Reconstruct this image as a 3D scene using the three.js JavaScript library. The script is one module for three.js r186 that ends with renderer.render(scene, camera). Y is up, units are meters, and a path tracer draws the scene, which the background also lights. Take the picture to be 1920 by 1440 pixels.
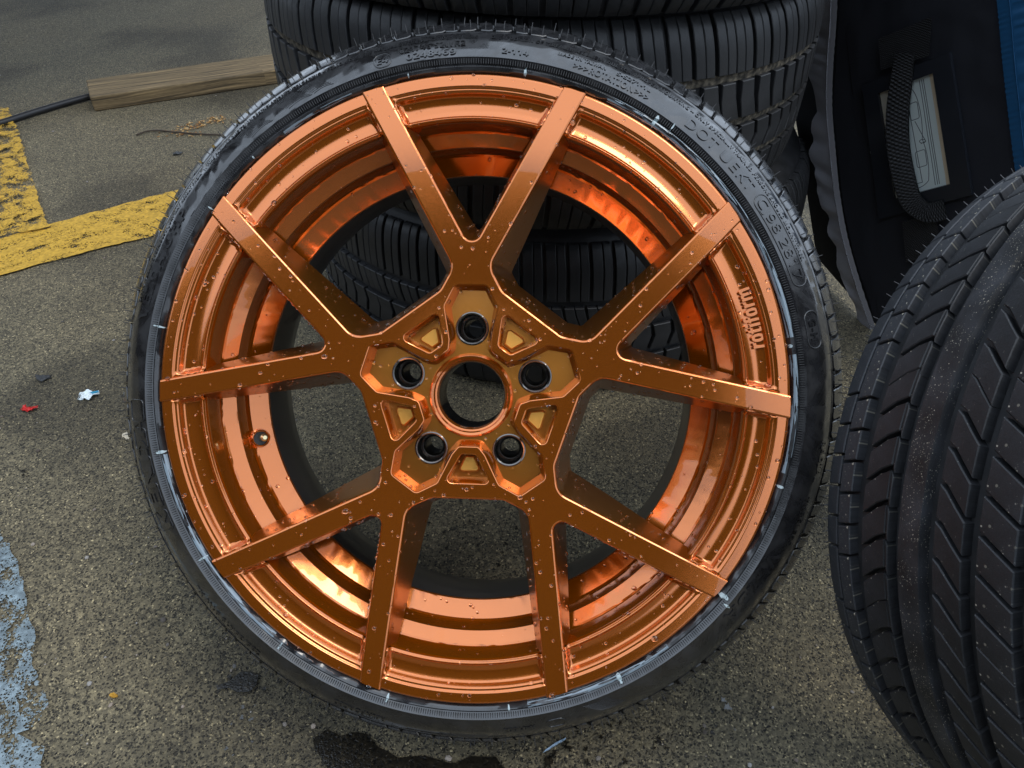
import * as THREE from 'three';
import { mergeGeometries, mergeVertices, toCreasedNormals } from 'three/addons/utils/BufferGeometryUtils.js';
import { TessellateModifier } from 'three/addons/modifiers/TessellateModifier.js';
import { FontLoader } from 'three/addons/loaders/FontLoader.js';
import { TextGeometry } from 'three/addons/geometries/TextGeometry.js';
import { RoundedBoxGeometry } from 'three/addons/geometries/RoundedBoxGeometry.js';
import { ImprovedNoise } from 'three/addons/math/ImprovedNoise.js';

// ------------------------------------------------------------------ camera, sky, sun, exposure
const PITCH = THREE.MathUtils.degToRad(40), CAM_H = 0.7552, FPX = 1400;
const scene = new THREE.Scene();
const camera = new THREE.PerspectiveCamera(2 * Math.atan(720 / FPX) * 180 / Math.PI, 4 / 3, 0.02, 200);
camera.position.set(0, CAM_H, 0);
camera.rotation.set(-PITCH, 0, 0);
const renderer = new THREE.WebGLRenderer({ antialias: true });
renderer.toneMapping = THREE.LinearToneMapping;
renderer.toneMappingExposure = 1.04;
renderer.shadowMap.enabled = true;

const SKY_GAIN = 1.6;
{
  const W = 256, H = 128, d = new Float32Array(W * H * 4), n = new ImprovedNoise();
  for (let j = 0; j < H; j++) for (let i = 0; i < W; i++) {
    const el = ((j + 0.5) / H - 0.5) * Math.PI, az = (i + 0.5) / W * 2 * Math.PI;
    const s = Math.sin(el), c = Math.cos(el);
    const cl = n.noise(c * Math.cos(az) * 2.2 + 5, s * 3 + 1, c * Math.sin(az) * 2.2) * 0.16 + n.noise(c * Math.cos(az) * 6, s * 8, c * Math.sin(az) * 6 + 3) * 0.07;
    let L = s > 0 ? (0.62 + 0.5 * s) * (1 + cl) : 0.62;                // overcast: brighter towards the zenith
    const k = (j * W + i) * 4;
    d[k] = 0.83 * L * SKY_GAIN; d[k + 1] = 0.97 * L * SKY_GAIN; d[k + 2] = 1.16 * L * SKY_GAIN; d[k + 3] = 1;
  }
  const sky = new THREE.DataTexture(d, W, H, THREE.RGBAFormat, THREE.FloatType);
  sky.mapping = THREE.EquirectangularReflectionMapping; sky.magFilter = THREE.LinearFilter; sky.needsUpdate = true;
  scene.background = sky; scene.environment = sky;
}
const sun = new THREE.DirectionalLight(new THREE.Color(1, 0.92, 0.8), 1.0);
sun.position.set(1.6, 4.2, 0.2); sun.target.position.set(0, 0, -0.7);
sun.castShadow = true; sun.shadow.radius = 40; sun.shadow.mapSize.set(2048, 2048);
Object.assign(sun.shadow.camera, { left: -3, right: 3, top: 3, bottom: -3, near: 0.1, far: 12 });
scene.add(sun, sun.target);

// ------------------------------------------------------------------ helpers
let seed = 20240611;
const rnd = () => { seed = (seed * 1664525 + 1013904223) >>> 0; return seed / 4294967296; };
const rr = (a, b) => a + (b - a) * rnd();
const clamp = (x, a, b) => Math.min(b, Math.max(a, x));
const lerp = (a, b, t) => a + (b - a) * t;
const sstep = (a, b, x) => { const t = clamp((x - a) / (b - a), 0, 1); return t * t * (3 - 2 * t); };
const NO = new ImprovedNoise();
const fbm = (x, y, z, o = 4) => { let s = 0, a = 0.5; for (let i = 0; i < o; i++) { s += a * NO.noise(x, y, z); x = x * 2.03 + 3.1; y = y * 2.03 + 1.7; z = z * 2.03 + 5.3; a *= 0.5; } return s; };
const V2 = (x, y) => new THREE.Vector2(x, y), V3 = (x, y, z) => new THREE.Vector3(x, y, z);
const D2R = Math.PI / 180;
const taken = {};
function numbered(n) { const k = taken[n] = (taken[n] ?? -1) + 1; return k ? `${n}_${String(k).padStart(3, '0')}` : n; }
function shadow(o) { o.castShadow = true; o.receiveShadow = true; return o; }
function part(name, geo, mat, parent) { const m = shadow(new THREE.Mesh(geo, mat)); m.name = name; parent.add(m); return m; }
function thing(name, label, category, group) { const g = new THREE.Group(); g.name = numbered(name); g.userData = { label, category }; if (group) g.userData.group = group; scene.add(g); return g; }
function solo(name, geo, mat, label, category, group) { const m = shadow(new THREE.Mesh(geo, mat)); m.name = numbered(name); m.userData = { label, category }; if (group) m.userData.group = group; scene.add(m); return m; }
function struct(name, geo, mat) { const m = shadow(new THREE.Mesh(geo, mat)); m.name = numbered(name); m.userData = { kind: 'structure' }; scene.add(m); return m; }
function geoFrom(pos, idx, uv, col) {
  const g = new THREE.BufferGeometry(); g.setAttribute('position', new THREE.Float32BufferAttribute(pos, 3));
  if (uv) g.setAttribute('uv', new THREE.Float32BufferAttribute(uv, 2));
  if (col) g.setAttribute('color', new THREE.Float32BufferAttribute(col, 3));
  if (idx) g.setIndex(idx); g.computeVertexNormals(); return g;
}
// a photo pixel (1920 x 1440) -> the point of the ground, or of a level at height h, that it shows
function rayDir(px, py) {
  const x = (px - 960) / FPX, y = -(py - 720) / FPX, c = Math.cos(PITCH), s = Math.sin(PITCH);
  return V3(x, y * c - s, -(c + y * s));
}
function onLevel(px, py, h = 0) { const d = rayDir(px, py), t = (h - CAM_H) / d.y; return V3(d.x * t, h, d.z * t); }
function onPlane(px, py, P, N) { const d = rayDir(px, py), o = V3(0, CAM_H, 0), t = P.clone().sub(o).dot(N) / d.dot(N); return o.add(d.multiplyScalar(t)); }
const linear = (r, g, b) => new THREE.Color().setRGB(r, g, b);
function noiseTexture(size, fn, srgb = true) {
  const d = new Uint8Array(size * size * 4);
  for (let j = 0; j < size; j++) for (let i = 0; i < size; i++) { const c = fn(i / size, j / size, i, j), k = (j * size + i) * 4; d[k] = c[0]; d[k + 1] = c[1]; d[k + 2] = c[2]; d[k + 3] = 255; }
  return dataTex(d, size, srgb);
}
function dataTex(d, size, srgb) {
  const t = new THREE.DataTexture(d, size, size, THREE.RGBAFormat); t.wrapS = t.wrapT = THREE.RepeatWrapping;
  t.magFilter = THREE.LinearFilter; t.minFilter = THREE.LinearMipmapLinearFilter; t.generateMipmaps = true;
  if (srgb) t.colorSpace = THREE.SRGBColorSpace; t.needsUpdate = true; return t;
}
// loops of equal length -> a skin between them
function loft(loops, closed = true) {
  const n = loops[0].length, pos = [], idx = [];
  for (const l of loops) for (const p of l) pos.push(p.x, p.y, p.z);
  for (let a = 0; a < loops.length - 1; a++) for (let i = 0; i < (closed ? n : n - 1); i++) {
    const j = (i + 1) % n, p = a * n + i, q = a * n + j, r = p + n, s = q + n; idx.push(p, r, q, q, r, s);
  }
  return geoFrom(pos, idx);
}
function lathe(profile, seg, a0 = 0, a1 = Math.PI * 2) {       // profile of [r, z]; axis z; uv in metres along the ring and the profile
  const pos = [], uv = [], idx = []; let L = 0; const m = profile.length;
  const rm = profile.reduce((s, p) => s + p[0], 0) / m;
  for (let j = 0; j < m; j++) {
    if (j) L += Math.hypot(profile[j][0] - profile[j - 1][0], profile[j][1] - profile[j - 1][1]);
    for (let i = 0; i <= seg; i++) { const a = a0 + (a1 - a0) * i / seg; pos.push(profile[j][0] * Math.cos(a), profile[j][0] * Math.sin(a), profile[j][1]); uv.push(a * rm, L); }
  }
  for (let j = 0; j < m - 1; j++) for (let i = 0; i < seg; i++) { const p = j * (seg + 1) + i, q = p + seg + 1; idx.push(p, q, p + 1, p + 1, q, q + 1); }
  return geoFrom(pos, idx, uv);
}
const crease = (g, a = 0.6) => toCreasedNormals(g.index ? g.toNonIndexed() : g, a);
// polygon corners rounded; closed or open; straight runs cut to at most `max`
function roundPoly(P, R, closed, seg = 6, max = 0.008) {
  const out = [], n = P.length; const push = (p) => { const l = out[out.length - 1]; if (!l || l.distanceTo(p) > 1e-6) out.push(p); };
  const line = (a, b) => { const k = Math.max(1, Math.ceil(a.distanceTo(b) / max)); for (let i = 1; i <= k; i++) push(a.clone().lerp(b, i / k)); };
  const arcs = [];
  for (let i = 0; i < n; i++) {
    if (!closed && (i === 0 || i === n - 1)) { arcs.push([P[i]]); continue; }
    const p = P[i], a = P[(i + n - 1) % n].clone().sub(p), b = P[(i + 1) % n].clone().sub(p), la = a.length(), lb = b.length(); a.normalize(); b.normalize();
    const half = Math.acos(clamp(a.dot(b), -1, 1)) / 2, rad = Math.min(Array.isArray(R) ? R[i] : R, 0.48 * Math.min(la, lb) * Math.tan(half)), tl = rad / Math.tan(half);
    const c = p.clone().add(a.clone().add(b).normalize().multiplyScalar(rad / Math.sin(half))), s = p.clone().addScaledVector(a, tl), e = p.clone().addScaledVector(b, tl);
    let a0 = Math.atan2(s.y - c.y, s.x - c.x), a1 = Math.atan2(e.y - c.y, e.x - c.x), da = a1 - a0; while (da > Math.PI) da -= 2 * Math.PI; while (da < -Math.PI) da += 2 * Math.PI;
    const arc = []; for (let k = 0; k <= seg; k++) arc.push(V2(c.x + rad * Math.cos(a0 + da * k / seg), c.y + rad * Math.sin(a0 + da * k / seg)));
    arcs.push(arc);
  }
  for (let i = 0; i < n; i++) { if (i) line(arcs[i - 1][arcs[i - 1].length - 1], arcs[i][0]); else push(arcs[0][0]); for (const q of arcs[i]) push(q); }
  if (closed) { line(arcs[n - 1][arcs[n - 1].length - 1], arcs[0][0]); out.pop(); }
  return out;
}
function normals2(P, closed) {              // right-hand normals of a 2-D polyline
  return P.map((p, i) => { const a = closed ? P[(i + P.length - 1) % P.length] : P[Math.max(0, i - 1)], b = closed ? P[(i + 1) % P.length] : P[Math.min(P.length - 1, i + 1)]; const t = b.clone().sub(a).normalize(); return V2(t.y, -t.x); });
}
function fill(contour, holes, zf, maxEdge) { // flat polygon with holes, cut fine, lifted by zf
  const faces = THREE.ShapeUtils.triangulateShape(contour.slice(), holes.map((h) => h.slice())), all = [...contour, ...holes.flat()], pos = [];
  for (const f of faces) for (const i of f) pos.push(all[i].x, all[i].y, 0);
  let g = geoFrom(pos, null); if (maxEdge) g = new TessellateModifier(maxEdge, 7).modify(g);
  const p = g.attributes.position; for (let i = 0; i < p.count; i++) p.setZ(i, zf(p.getX(i), p.getY(i)));
  for (let i = 0; i < p.count; i += 3) {      // all faces look to +z
    const ax = p.getX(i), ay = p.getY(i), bx = p.getX(i + 1), by = p.getY(i + 1), cx = p.getX(i + 2), cy = p.getY(i + 2);
    if ((bx - ax) * (cy - ay) - (by - ay) * (cx - ax) < 0) { const z1 = p.getZ(i + 1), z2 = p.getZ(i + 2); p.setXYZ(i + 1, cx, cy, z2); p.setXYZ(i + 2, bx, by, z1); }
  }
  const out = new THREE.BufferGeometry(); out.setAttribute('position', p); out.computeVertexNormals(); return out;
}
const bare = (g) => { const q = g.index ? g.toNonIndexed() : g.clone(); for (const k of Object.keys(q.attributes)) if (k !== 'position') q.deleteAttribute(k); return q; };
function joined(list, angle = 0.6) {         // merge, weld and crease
  let g = mergeGeometries(list.map(bare)); g = mergeVertices(g, 1e-5); g.computeVertexNormals(); return crease(g, angle);
}
function uvBox(g, s = 1) {                    // metric uv by dominant axis
  const p = g.attributes.position, n = g.attributes.normal, uv = new Float32Array(p.count * 2);
  for (let i = 0; i < p.count; i++) { const ax = Math.abs(n.getX(i)), ay = Math.abs(n.getY(i)), az = Math.abs(n.getZ(i)); const [u, v] = az >= ax && az >= ay ? [p.getX(i), p.getY(i)] : ax >= ay ? [p.getY(i), p.getZ(i)] : [p.getX(i), p.getZ(i)]; uv[2 * i] = u * s; uv[2 * i + 1] = v * s; }
  g.setAttribute('uv', new THREE.BufferAttribute(uv, 2)); return g;
}

// ------------------------------------------------------------------ materials
const flake = noiseTexture(256, () => { const v = 150 + 105 * rnd(); return [v, v, v]; }, false);
const copper = new THREE.MeshPhysicalMaterial({ color: linear(0.58, 0.138, 0.002), metalness: 0.76, ior: 2.33, roughness: 0.1, clearcoat: 1, clearcoatRoughness: 0.02, bumpMap: flake, bumpScale: 0.00004 });
const goldFlank = new THREE.MeshPhysicalMaterial({ color: linear(0.52, 0.19, 0.022), metalness: 0.92, roughness: 0.3, clearcoat: 0.8, clearcoatRoughness: 0.2, bumpMap: flake, bumpScale: 0.00008 });
const goldPad = new THREE.MeshPhysicalMaterial({ color: linear(0.72, 0.36, 0.07), metalness: 0.8, roughness: 0.4, bumpMap: flake, bumpScale: 0.0002 });
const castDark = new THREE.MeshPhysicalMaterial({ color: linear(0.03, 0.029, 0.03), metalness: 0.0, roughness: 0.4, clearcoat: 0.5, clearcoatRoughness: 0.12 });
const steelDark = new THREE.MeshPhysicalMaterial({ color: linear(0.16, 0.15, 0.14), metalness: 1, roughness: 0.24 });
const brass = new THREE.MeshPhysicalMaterial({ color: linear(0.72, 0.62, 0.36), metalness: 1, roughness: 0.3 });
const rubberTex = noiseTexture(512, (u, v, i, j) => { const n = fbm(u * 7, v * 7, 2, 3) + rnd() * 0.25; const t = clamp(50 + 34 * n, 16, 100); return [t, t, t * 1.02]; });
const rubberBump = noiseTexture(512, () => { const v = 120 + 90 * rnd(); return [v, v, v]; }, false);
const patchy = noiseTexture(512, (u, v) => { const a = u * 2 * Math.PI, b = v * 2 * Math.PI, n = fbm(Math.cos(a) * 2.2 + 4, Math.sin(a) * 2.2 + Math.cos(b) * 2.2, Math.sin(b) * 2.2, 4); const t = clamp(150 + 420 * n + 30 * rnd(), 70, 255); return [t, t, t]; }, false);
const wetRubber = new THREE.MeshPhysicalMaterial({ map: rubberTex, color: linear(0.36, 0.36, 0.38), roughness: 0.5, roughnessMap: patchy, ior: 1.55, clearcoat: 0.8, clearcoatRoughness: 0.1, bumpMap: rubberBump, bumpScale: 0.0001 });
const rubber = new THREE.MeshPhysicalMaterial({ map: rubberTex, color: linear(0.55, 0.56, 0.58), roughness: 0.55, bumpMap: rubberBump, bumpScale: 0.0003, clearcoat: 0.12, clearcoatRoughness: 0.3 });
const gritTex = (() => {                       // worn tread with pale grit stuck to it
  const S = 1024, d = new Uint8Array(S * S * 4);
  for (let j = 0; j < S; j++) for (let i = 0; i < S; i++) { const n = fbm(i / S * 6, j / S * 6, 9, 4), t = clamp(54 + 56 * n + 20 * rnd(), 18, 120), k = (j * S + i) * 4; d[k] = t * 0.98; d[k + 1] = t; d[k + 2] = t * 1.05; d[k + 3] = 255; }
  for (let q = 0; q < 15000; q++) {
    const x = rnd() * S, y = rnd() * S; if (fbm(x / S * 5, y / S * 5, 4, 3) < -0.03 && rnd() < 0.75) continue;
    const r = 0.6 + 2.1 * rnd() ** 4, t = rr(110, 245);
    for (let b = -3; b <= 3; b++) for (let a = -3; a <= 3; a++) if (a * a + b * b <= r * r) { const k = ((((y + b) | 0) + S) % S * S + (((x + a) | 0) + S) % S) * 4; d[k] = t; d[k + 1] = t * 0.96; d[k + 2] = t * 0.86; }
  }
  return dataTex(d, S, true);
})();
const treadRubber = new THREE.MeshPhysicalMaterial({ map: gritTex, roughness: 0.58, color: linear(0.55, 0.56, 0.58), bumpMap: rubberBump, bumpScale: 0.0003 });
const dustyRubber = new THREE.MeshPhysicalMaterial({ color: linear(0.16, 0.13, 0.095), map: null, roughness: 0.9 });
const drop = new THREE.MeshPhysicalMaterial({ color: 0xffffff, transmission: 1, thickness: 0.002, ior: 1.4, roughness: 0.0 });

// ------------------------------------------------------------------ ground
const asphalt = (() => {
  const S = 2048, T = new Float32Array(S * S).fill(0.62), Hh = new Float32Array(S * S).fill(0.35);
  const splat = (n, r0, r1, t0, t1, h0, h1) => {
    for (let q = 0; q < n; q++) {
      const x = rnd() * S, y = rnd() * S, r = lerp(r0, r1, rnd() ** 2), t = rr(t0, t1), h = rr(h0, h1), e = rr(0.6, 1.5), an = rnd() * 3.14, ca = Math.cos(an), sa = Math.sin(an), R = Math.ceil(r * 1.3);
      for (let b = -R; b <= R; b++) for (let a = -R; a <= R; a++) {
        const u = (a * ca + b * sa) * e, v = (b * ca - a * sa) / e, dd = (u * u + v * v) / (r * r); if (dd > 1) continue;
        const k = ((((y + b) | 0) + S) % S) * S + (((x + a) | 0) + S) % S; T[k] = t; Hh[k] = h * (1 - 0.45 * dd);
      }
    }
  };
  splat(90000, 2, 7, 0.48, 0.80, 0.3, 0.7); splat(60000, 1.5, 4, 0.42, 0.86, 0.35, 0.85); splat(60000, 1, 3, 0.22, 0.5, 0.0, 0.25); splat(22000, 1, 2.8, 0.8, 1.25, 0.6, 1); splat(40000, 1, 2.4, 0.12, 0.3, 0.0, 0.15);
  const d = new Uint8Array(S * S * 4), h = new Uint8Array(S * S * 4);
  for (let k = 0; k < S * S; k++) { const t = clamp((T[k] + 0.1 * (rnd() - 0.5)) * 160, 15, 250), w = rnd() * 5; d[4 * k] = t; d[4 * k + 1] = t * 0.908 + w * 0.3; d[4 * k + 2] = t * 0.695 + w; d[4 * k + 3] = 255; h[4 * k] = h[4 * k + 1] = h[4 * k + 2] = 255 * clamp(Hh[k], 0, 1); h[4 * k + 3] = 255; }
  return { map: dataTex(d, S, true), bump: dataTex(h, S, false), height: Hh, S };
})();
{
  const N = 190, xs = [], pos = [], uv = [], col = [], idx = [];
  for (let i = 0; i <= N; i++) { const t = i / N * 2 - 1; xs.push(1.5 * t + 30 * Math.sign(t) * Math.abs(t) ** 7); }
  for (let j = 0; j <= N; j++) for (let i = 0; i <= N; i++) {
    const x = xs[i] - 0.3, z = xs[j] - 1.1; pos.push(x, 0, z); uv.push(x / 1.0, z / 1.0);
    // blotches of tar, oil film and pale worn streaks lying in the surface
    let v = 1 + 0.5 * fbm(x * 1.7 + 3, z * 1.7, 0.5, 4) + 0.32 * fbm(x * 6, z * 6, 3.5, 3);
    const streak = fbm(x * 1.2 + z * 0.5, z * 5 - x * 1.9, 7.7, 3); v += 0.45 * Math.max(0, streak);
    const oil = sstep(0.06, 0.22, fbm(x * 2.3 + 9, z * 2.3 + 4, 1.9, 4)); v *= 1 - 0.42 * oil;
    v = clamp(v, 0.35, 1.7); const w = 0.05 * fbm(x * 3, z * 3, 12, 2); col.push(v * (1 + w), v, v * (1 - w));
  }
  for (let j = 0; j < N; j++) for (let i = 0; i < N; i++) { const p = j * (N + 1) + i, q = p + N + 1; idx.push(p, q, p + 1, p + 1, q, q + 1); }
  struct('ground', geoFrom(pos, idx, uv, col), new THREE.MeshStandardMaterial({ map: asphalt.map, vertexColors: true, roughness: 0.82, bumpMap: asphalt.bump, bumpScale: 0.0026 }));
}
// flat sheets lying on the ground, outline from pixels
function sheetShape(px, wob, n = 1, h = 0) {
  const P = px.map(([x, y]) => onLevel(x, y, h)), out = [];
  for (let i = 0; i < P.length; i++) { const a = P[i], b = P[(i + 1) % P.length], k = Math.max(1, Math.ceil(a.distanceTo(b) / 0.012)); for (let q = 0; q < k; q++) { const p = a.clone().lerp(b, q / k); out.push(V2(p.x + wob * fbm(p.x * 40, p.z * 40, n, 3), p.z + wob * fbm(p.x * 40, p.z * 40, n + 9, 3))); } }
  return out;
}
function sheetGeo(outline, y, s = 1.0) {
  const g = fill(outline.map((p) => V2(p.x, -p.y)), [], () => 0, 0); g.rotateX(-Math.PI / 2); g.translate(0, y, 0);
  const p = g.attributes.position, uv = []; for (let i = 0; i < p.count; i++) uv.push(p.getX(i) / s, p.getZ(i) / s); g.setAttribute('uv', new THREE.Float32BufferAttribute(uv, 2)); return g;
}
function wornAlpha(keep, sc, z, grip = 0.9) {   // paint stays on the stones and is lost in the pits and where it has scaled off
  const S = asphalt.S, n = 256, lo = new Float32Array(n * n), d = new Uint8Array(S * S * 4);
  for (let j = 0; j < n; j++) for (let i = 0; i < n; i++) { const a = i / n * 2 * Math.PI, b = j / n * 2 * Math.PI; lo[j * n + i] = fbm(Math.cos(a) * sc + 7, Math.sin(a) * sc + Math.cos(b) * sc, Math.sin(b) * sc + z, 5); }
  for (let j = 0; j < S; j++) for (let i = 0; i < S; i++) {
    const x = i / S * n, y = j / S * n, x0 = x | 0, y0 = y | 0, fx = x - x0, fy = y - y0, x1 = (x0 + 1) % n, y1 = (y0 + 1) % n;
    const v = lerp(lerp(lo[y0 * n + x0], lo[y0 * n + x1], fx), lerp(lo[y1 * n + x0], lo[y1 * n + x1], fx), fy), k = j * S + i, t = v + (asphalt.height[k] - 0.4) * grip + keep > 0 ? 255 : 0;
    d[4 * k] = d[4 * k + 1] = d[4 * k + 2] = t; d[4 * k + 3] = 255;
  }
  return dataTex(d, S, false);
}
{
  const yellow = (keep, z) => new THREE.MeshStandardMaterial({ color: linear(0.68, 0.40, 0.045), map: asphalt.map, alphaMap: wornAlpha(keep, 6, z, 0.95), alphaTest: 0.5, roughness: 0.75, bumpMap: asphalt.bump, bumpScale: 0.0004 });
  const solidYellow = yellow(0.3, 2), wornYellow = yellow(0.1, 5);
  solidYellow.map = wornYellow.map = noiseTexture(256, () => { const v = 205 + 50 * rnd(); return [v, v, v]; });
  struct('yellow_line', sheetGeo(sheetShape([[-60, 468], [0, 452], [60, 432], [170, 402], [320, 362], [420, 338], [420, 412], [310, 440], [200, 466], [90, 494], [0, 521], [-60, 538]], 0.012, 1), 0.004), solidYellow);
  struct('yellow_line', sheetGeo(sheetShape([[-40, 205], [18, 206], [40, 262], [60, 330], [78, 390], [93, 432], [0, 450], [-50, 462]], 0.014, 3), 0.008), wornYellow);
  const pale = new THREE.MeshStandardMaterial({ color: linear(0.29, 0.37, 0.41), alphaMap: wornAlpha(0.06, 6, 8, 0.9), alphaTest: 0.5, roughness: 0.55, bumpMap: asphalt.bump, bumpScale: 0.001, map: noiseTexture(256, () => { const v = 170 + 85 * rnd(); return [v, v, v]; }) });
  struct('pale_paint_patch', sheetGeo(sheetShape([[-60, 960], [0, 990], [22, 1020], [40, 1080], [58, 1160], [68, 1240], [84, 1310], [82, 1360], [40, 1380], [76, 1410], [70, 1480], [-60, 1500]], 0.016, 6), 0.004), pale);
}

// ------------------------------------------------------------------ tyres: carcass + tread blocks bent round the axis z
const font = await new FontLoader().loadAsync('fonts/droid/droid_sans_bold.typeface.json');
const fontThin = await new FontLoader().loadAsync('fonts/droid/droid_sans_regular.typeface.json');
function blockGeo(poly, rOf, height, R, bevel = 0.0007, maxEdge = 0.014, uvScale = 2.6) {   // poly: [s, w] in metres; s round the tyre, w across it
  const sh = new THREE.Shape(poly.map(([s, w]) => V2(s, w)));
  let g = new THREE.ExtrudeGeometry(sh, { depth: height - bevel, bevelEnabled: true, bevelSize: bevel, bevelOffset: -bevel, bevelThickness: bevel, bevelSegments: 1, steps: 1 });
  g = bare(g); g = new TessellateModifier(maxEdge, 5).modify(g);
  const p = g.attributes.position, uv = [];
  for (let i = 0; i < p.count; i++) {
    const s = p.getX(i), w = p.getY(i), h = p.getZ(i) - height, a = s / R, r = rOf(w) + h;
    uv.push(s * uvScale, w * uvScale); p.setXYZ(i, r * Math.cos(a), r * Math.sin(a), w);
  }
  g.setAttribute('uv', new THREE.Float32BufferAttribute(uv, 2)); return crease(g, 0.5);
}
function tyreBody(o, rOf, W, depth, sidewall, mat, seg = 200) {       // sidewall: [r, dz] points running inwards from the shoulder
  const prof = []; const A = sidewall.map(([r, dz]) => [r, W / 2 + dz]).reverse(), B = sidewall.map(([r, dz]) => [r, -W / 2 - dz]);
  for (const q of A) prof.push(q);
  for (let i = 0; i <= 24; i++) { const w = W / 2 - W * i / 24; prof.push([rOf(w) - depth, w]); }
  for (const q of B) prof.push(q);
  // the inner liner closes the casing
  const inner = []; for (const [r, z] of prof.slice().reverse()) inner.push([Math.max(r - 0.012, sidewall[sidewall.length - 1][0] - 0.001), z * 0.92]);
  const g = lathe([...prof, ...inner], seg); const uv = g.attributes.uv; for (let i = 0; i < uv.count; i++) uv.setXY(i, uv.getX(i) * 6, uv.getY(i) * 6);
  return part('casing', crease(g, 0.7), mat, o);
}
function treadRows(o, rows, N, a0, a1, rOf, R, depth, mat, name = 'tread_block') {  // each row: polygon over one pitch
  const pitch = 2 * Math.PI * R / N;
  for (const row of rows) {
    const g = blockGeo(row.poly.map(([s, w]) => [s * pitch, w]), rOf, depth + (row.lift ?? 0) + 0.0015, R, row.bevel ?? 0.0008);
    const k0 = Math.ceil(a0 / (2 * Math.PI) * N), k1 = Math.floor(a1 / (2 * Math.PI) * N);
    for (let k = k0; k < k1; k++) { const m = part(row.name ?? name, g, mat, o); m.rotation.z = (k + (((k * 7919) % 13 + 13) % 13 / 13 - 0.5) * 0.14) * 2 * Math.PI / N; }
  }
}
function ribRing(o, name, w0, w1, rOf, depth, mat) {
  const prof = [[rOf(w1) - depth, w1]]; for (let i = 0; i <= 8; i++) { const w = lerp(w1 - 0.0008, w0 + 0.0008, i / 8); prof.push([rOf(w), w]); } prof.push([rOf(w0) - depth, w0]);
  const g = lathe(prof, 220); const uv = g.attributes.uv; for (let i = 0; i < uv.count; i++) uv.setXY(i, uv.getX(i) * 6, uv.getY(i) * 6); return part(name, crease(g, 0.6), mat, o);
}
function hairs(list, len, mat, parent) {         // moulding whiskers: [point, direction]
  const gs = [];
  for (const [p, d] of list) { const c = new THREE.CylinderGeometry(0.00028, 0.0005, len * rr(0.7, 1.25), 5, 2); c.translate(0, len * 0.45, 0); const q = c.attributes.position, bend = rr(-0.35, 0.35) * 40; for (let i = 0; i < q.count; i++) { const y = q.getY(i); q.setX(i, q.getX(i) + bend * y * y); }
    const m = new THREE.Matrix4().compose(p, new THREE.Quaternion().setFromUnitVectors(V3(0, 1, 0), d.clone().normalize()), V3(1, 1, 1)); c.applyMatrix4(m); gs.push(c); }
  const m = part('rubber_whiskers', mergeGeometries(gs), mat, parent); m.userData.kind = 'stuff'; return m;
}
const whisker = new THREE.MeshStandardMaterial({ color: linear(0.03, 0.03, 0.032), roughness: 0.5 });

// ------------------------------------------------------------------ the orange wheel
const wheel = thing('car_wheel', 'metallic orange ten-spoke alloy wheel with thin wet black tyre, leaning on the tyre stack', 'wheel');
const wheelN = V3(-0.05580, 0.59139, 0.80446), wheelC = V3(-0.036, 0.35455, -0.46009), ROLL = -1.2 * D2R;
{
  const x = V3(1, 0, 0).addScaledVector(wheelN, -wheelN.x).normalize(), y = wheelN.clone().cross(x);
  const X = x.clone().multiplyScalar(Math.cos(ROLL)).addScaledVector(y, Math.sin(ROLL)), Y = wheelN.clone().cross(X);
  wheel.matrixAutoUpdate = true; const m = new THREE.Matrix4().makeBasis(X, Y, wheelN); wheel.quaternion.setFromRotationMatrix(m); wheel.position.copy(wheelC);
}
const LIP = 0.259, TIP = 0.2586, HUBZ = -0.010;
const ZT = (t) => (t < 0.15 ? t * t / 0.3 : t < 0.62 ? t - 0.075 : 0.545 + (t - 0.62) - (t - 0.62) ** 2 / 0.76), ZEND = ZT(1);
const zf = (r) => HUBZ * (1 - ZT(clamp((r - 0.075) / (0.2586 - 0.075), 0, 1)) / ZEND) + 0.0005;   // shallow dish from hub to lip
const zxy = (x, y) => zf(Math.hypot(x, y));
const wallDepth = (r) => lerp(0.066, 0.016, sstep(0.08, 0.26, r));
const arm = (k) => (90 + 72 * k) * D2R;
const inArm = (k, al, pe) => { const a = arm(k); return V2(al * Math.cos(a) - pe * Math.sin(a), al * Math.sin(a) + pe * Math.cos(a)); };
function runOut(p, q) { const d = q.clone().sub(p).normalize(), b = p.dot(d), c = p.lengthSq() - TIP * TIP; return p.clone().addScaledVector(d, -b + Math.sqrt(b * b - c)); }
const openings = [];
for (let k = 0; k < 5; k++) {
  const ap = inArm(k, 0.1205, 0);
  openings.push({ P: [runOut(ap, inArm(k, 0.2431, -0.0688)), ap, runOut(ap, inArm(k, 0.2431, 0.0688))], R: [0, 0.0075, 0] });
  const B = inArm(k, 0.1075, 0.0152), A = inArm(k, 0.0877, 0.026), A2 = inArm(k + 1, 0.0877, -0.026), B2 = inArm(k + 1, 0.1075, -0.0152);
  openings.push({ P: [runOut(B, inArm(k, 0.2375, 0.0871)), B, A, A2, B2, runOut(B2, inArm(k + 1, 0.2375, -0.0871))], R: [0, 0.014, 0.012, 0.012, 0.014, 0] });
}
const CH = 0.0019;                               // rounded edge of the casting
const star = [], topContour = [];
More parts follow.
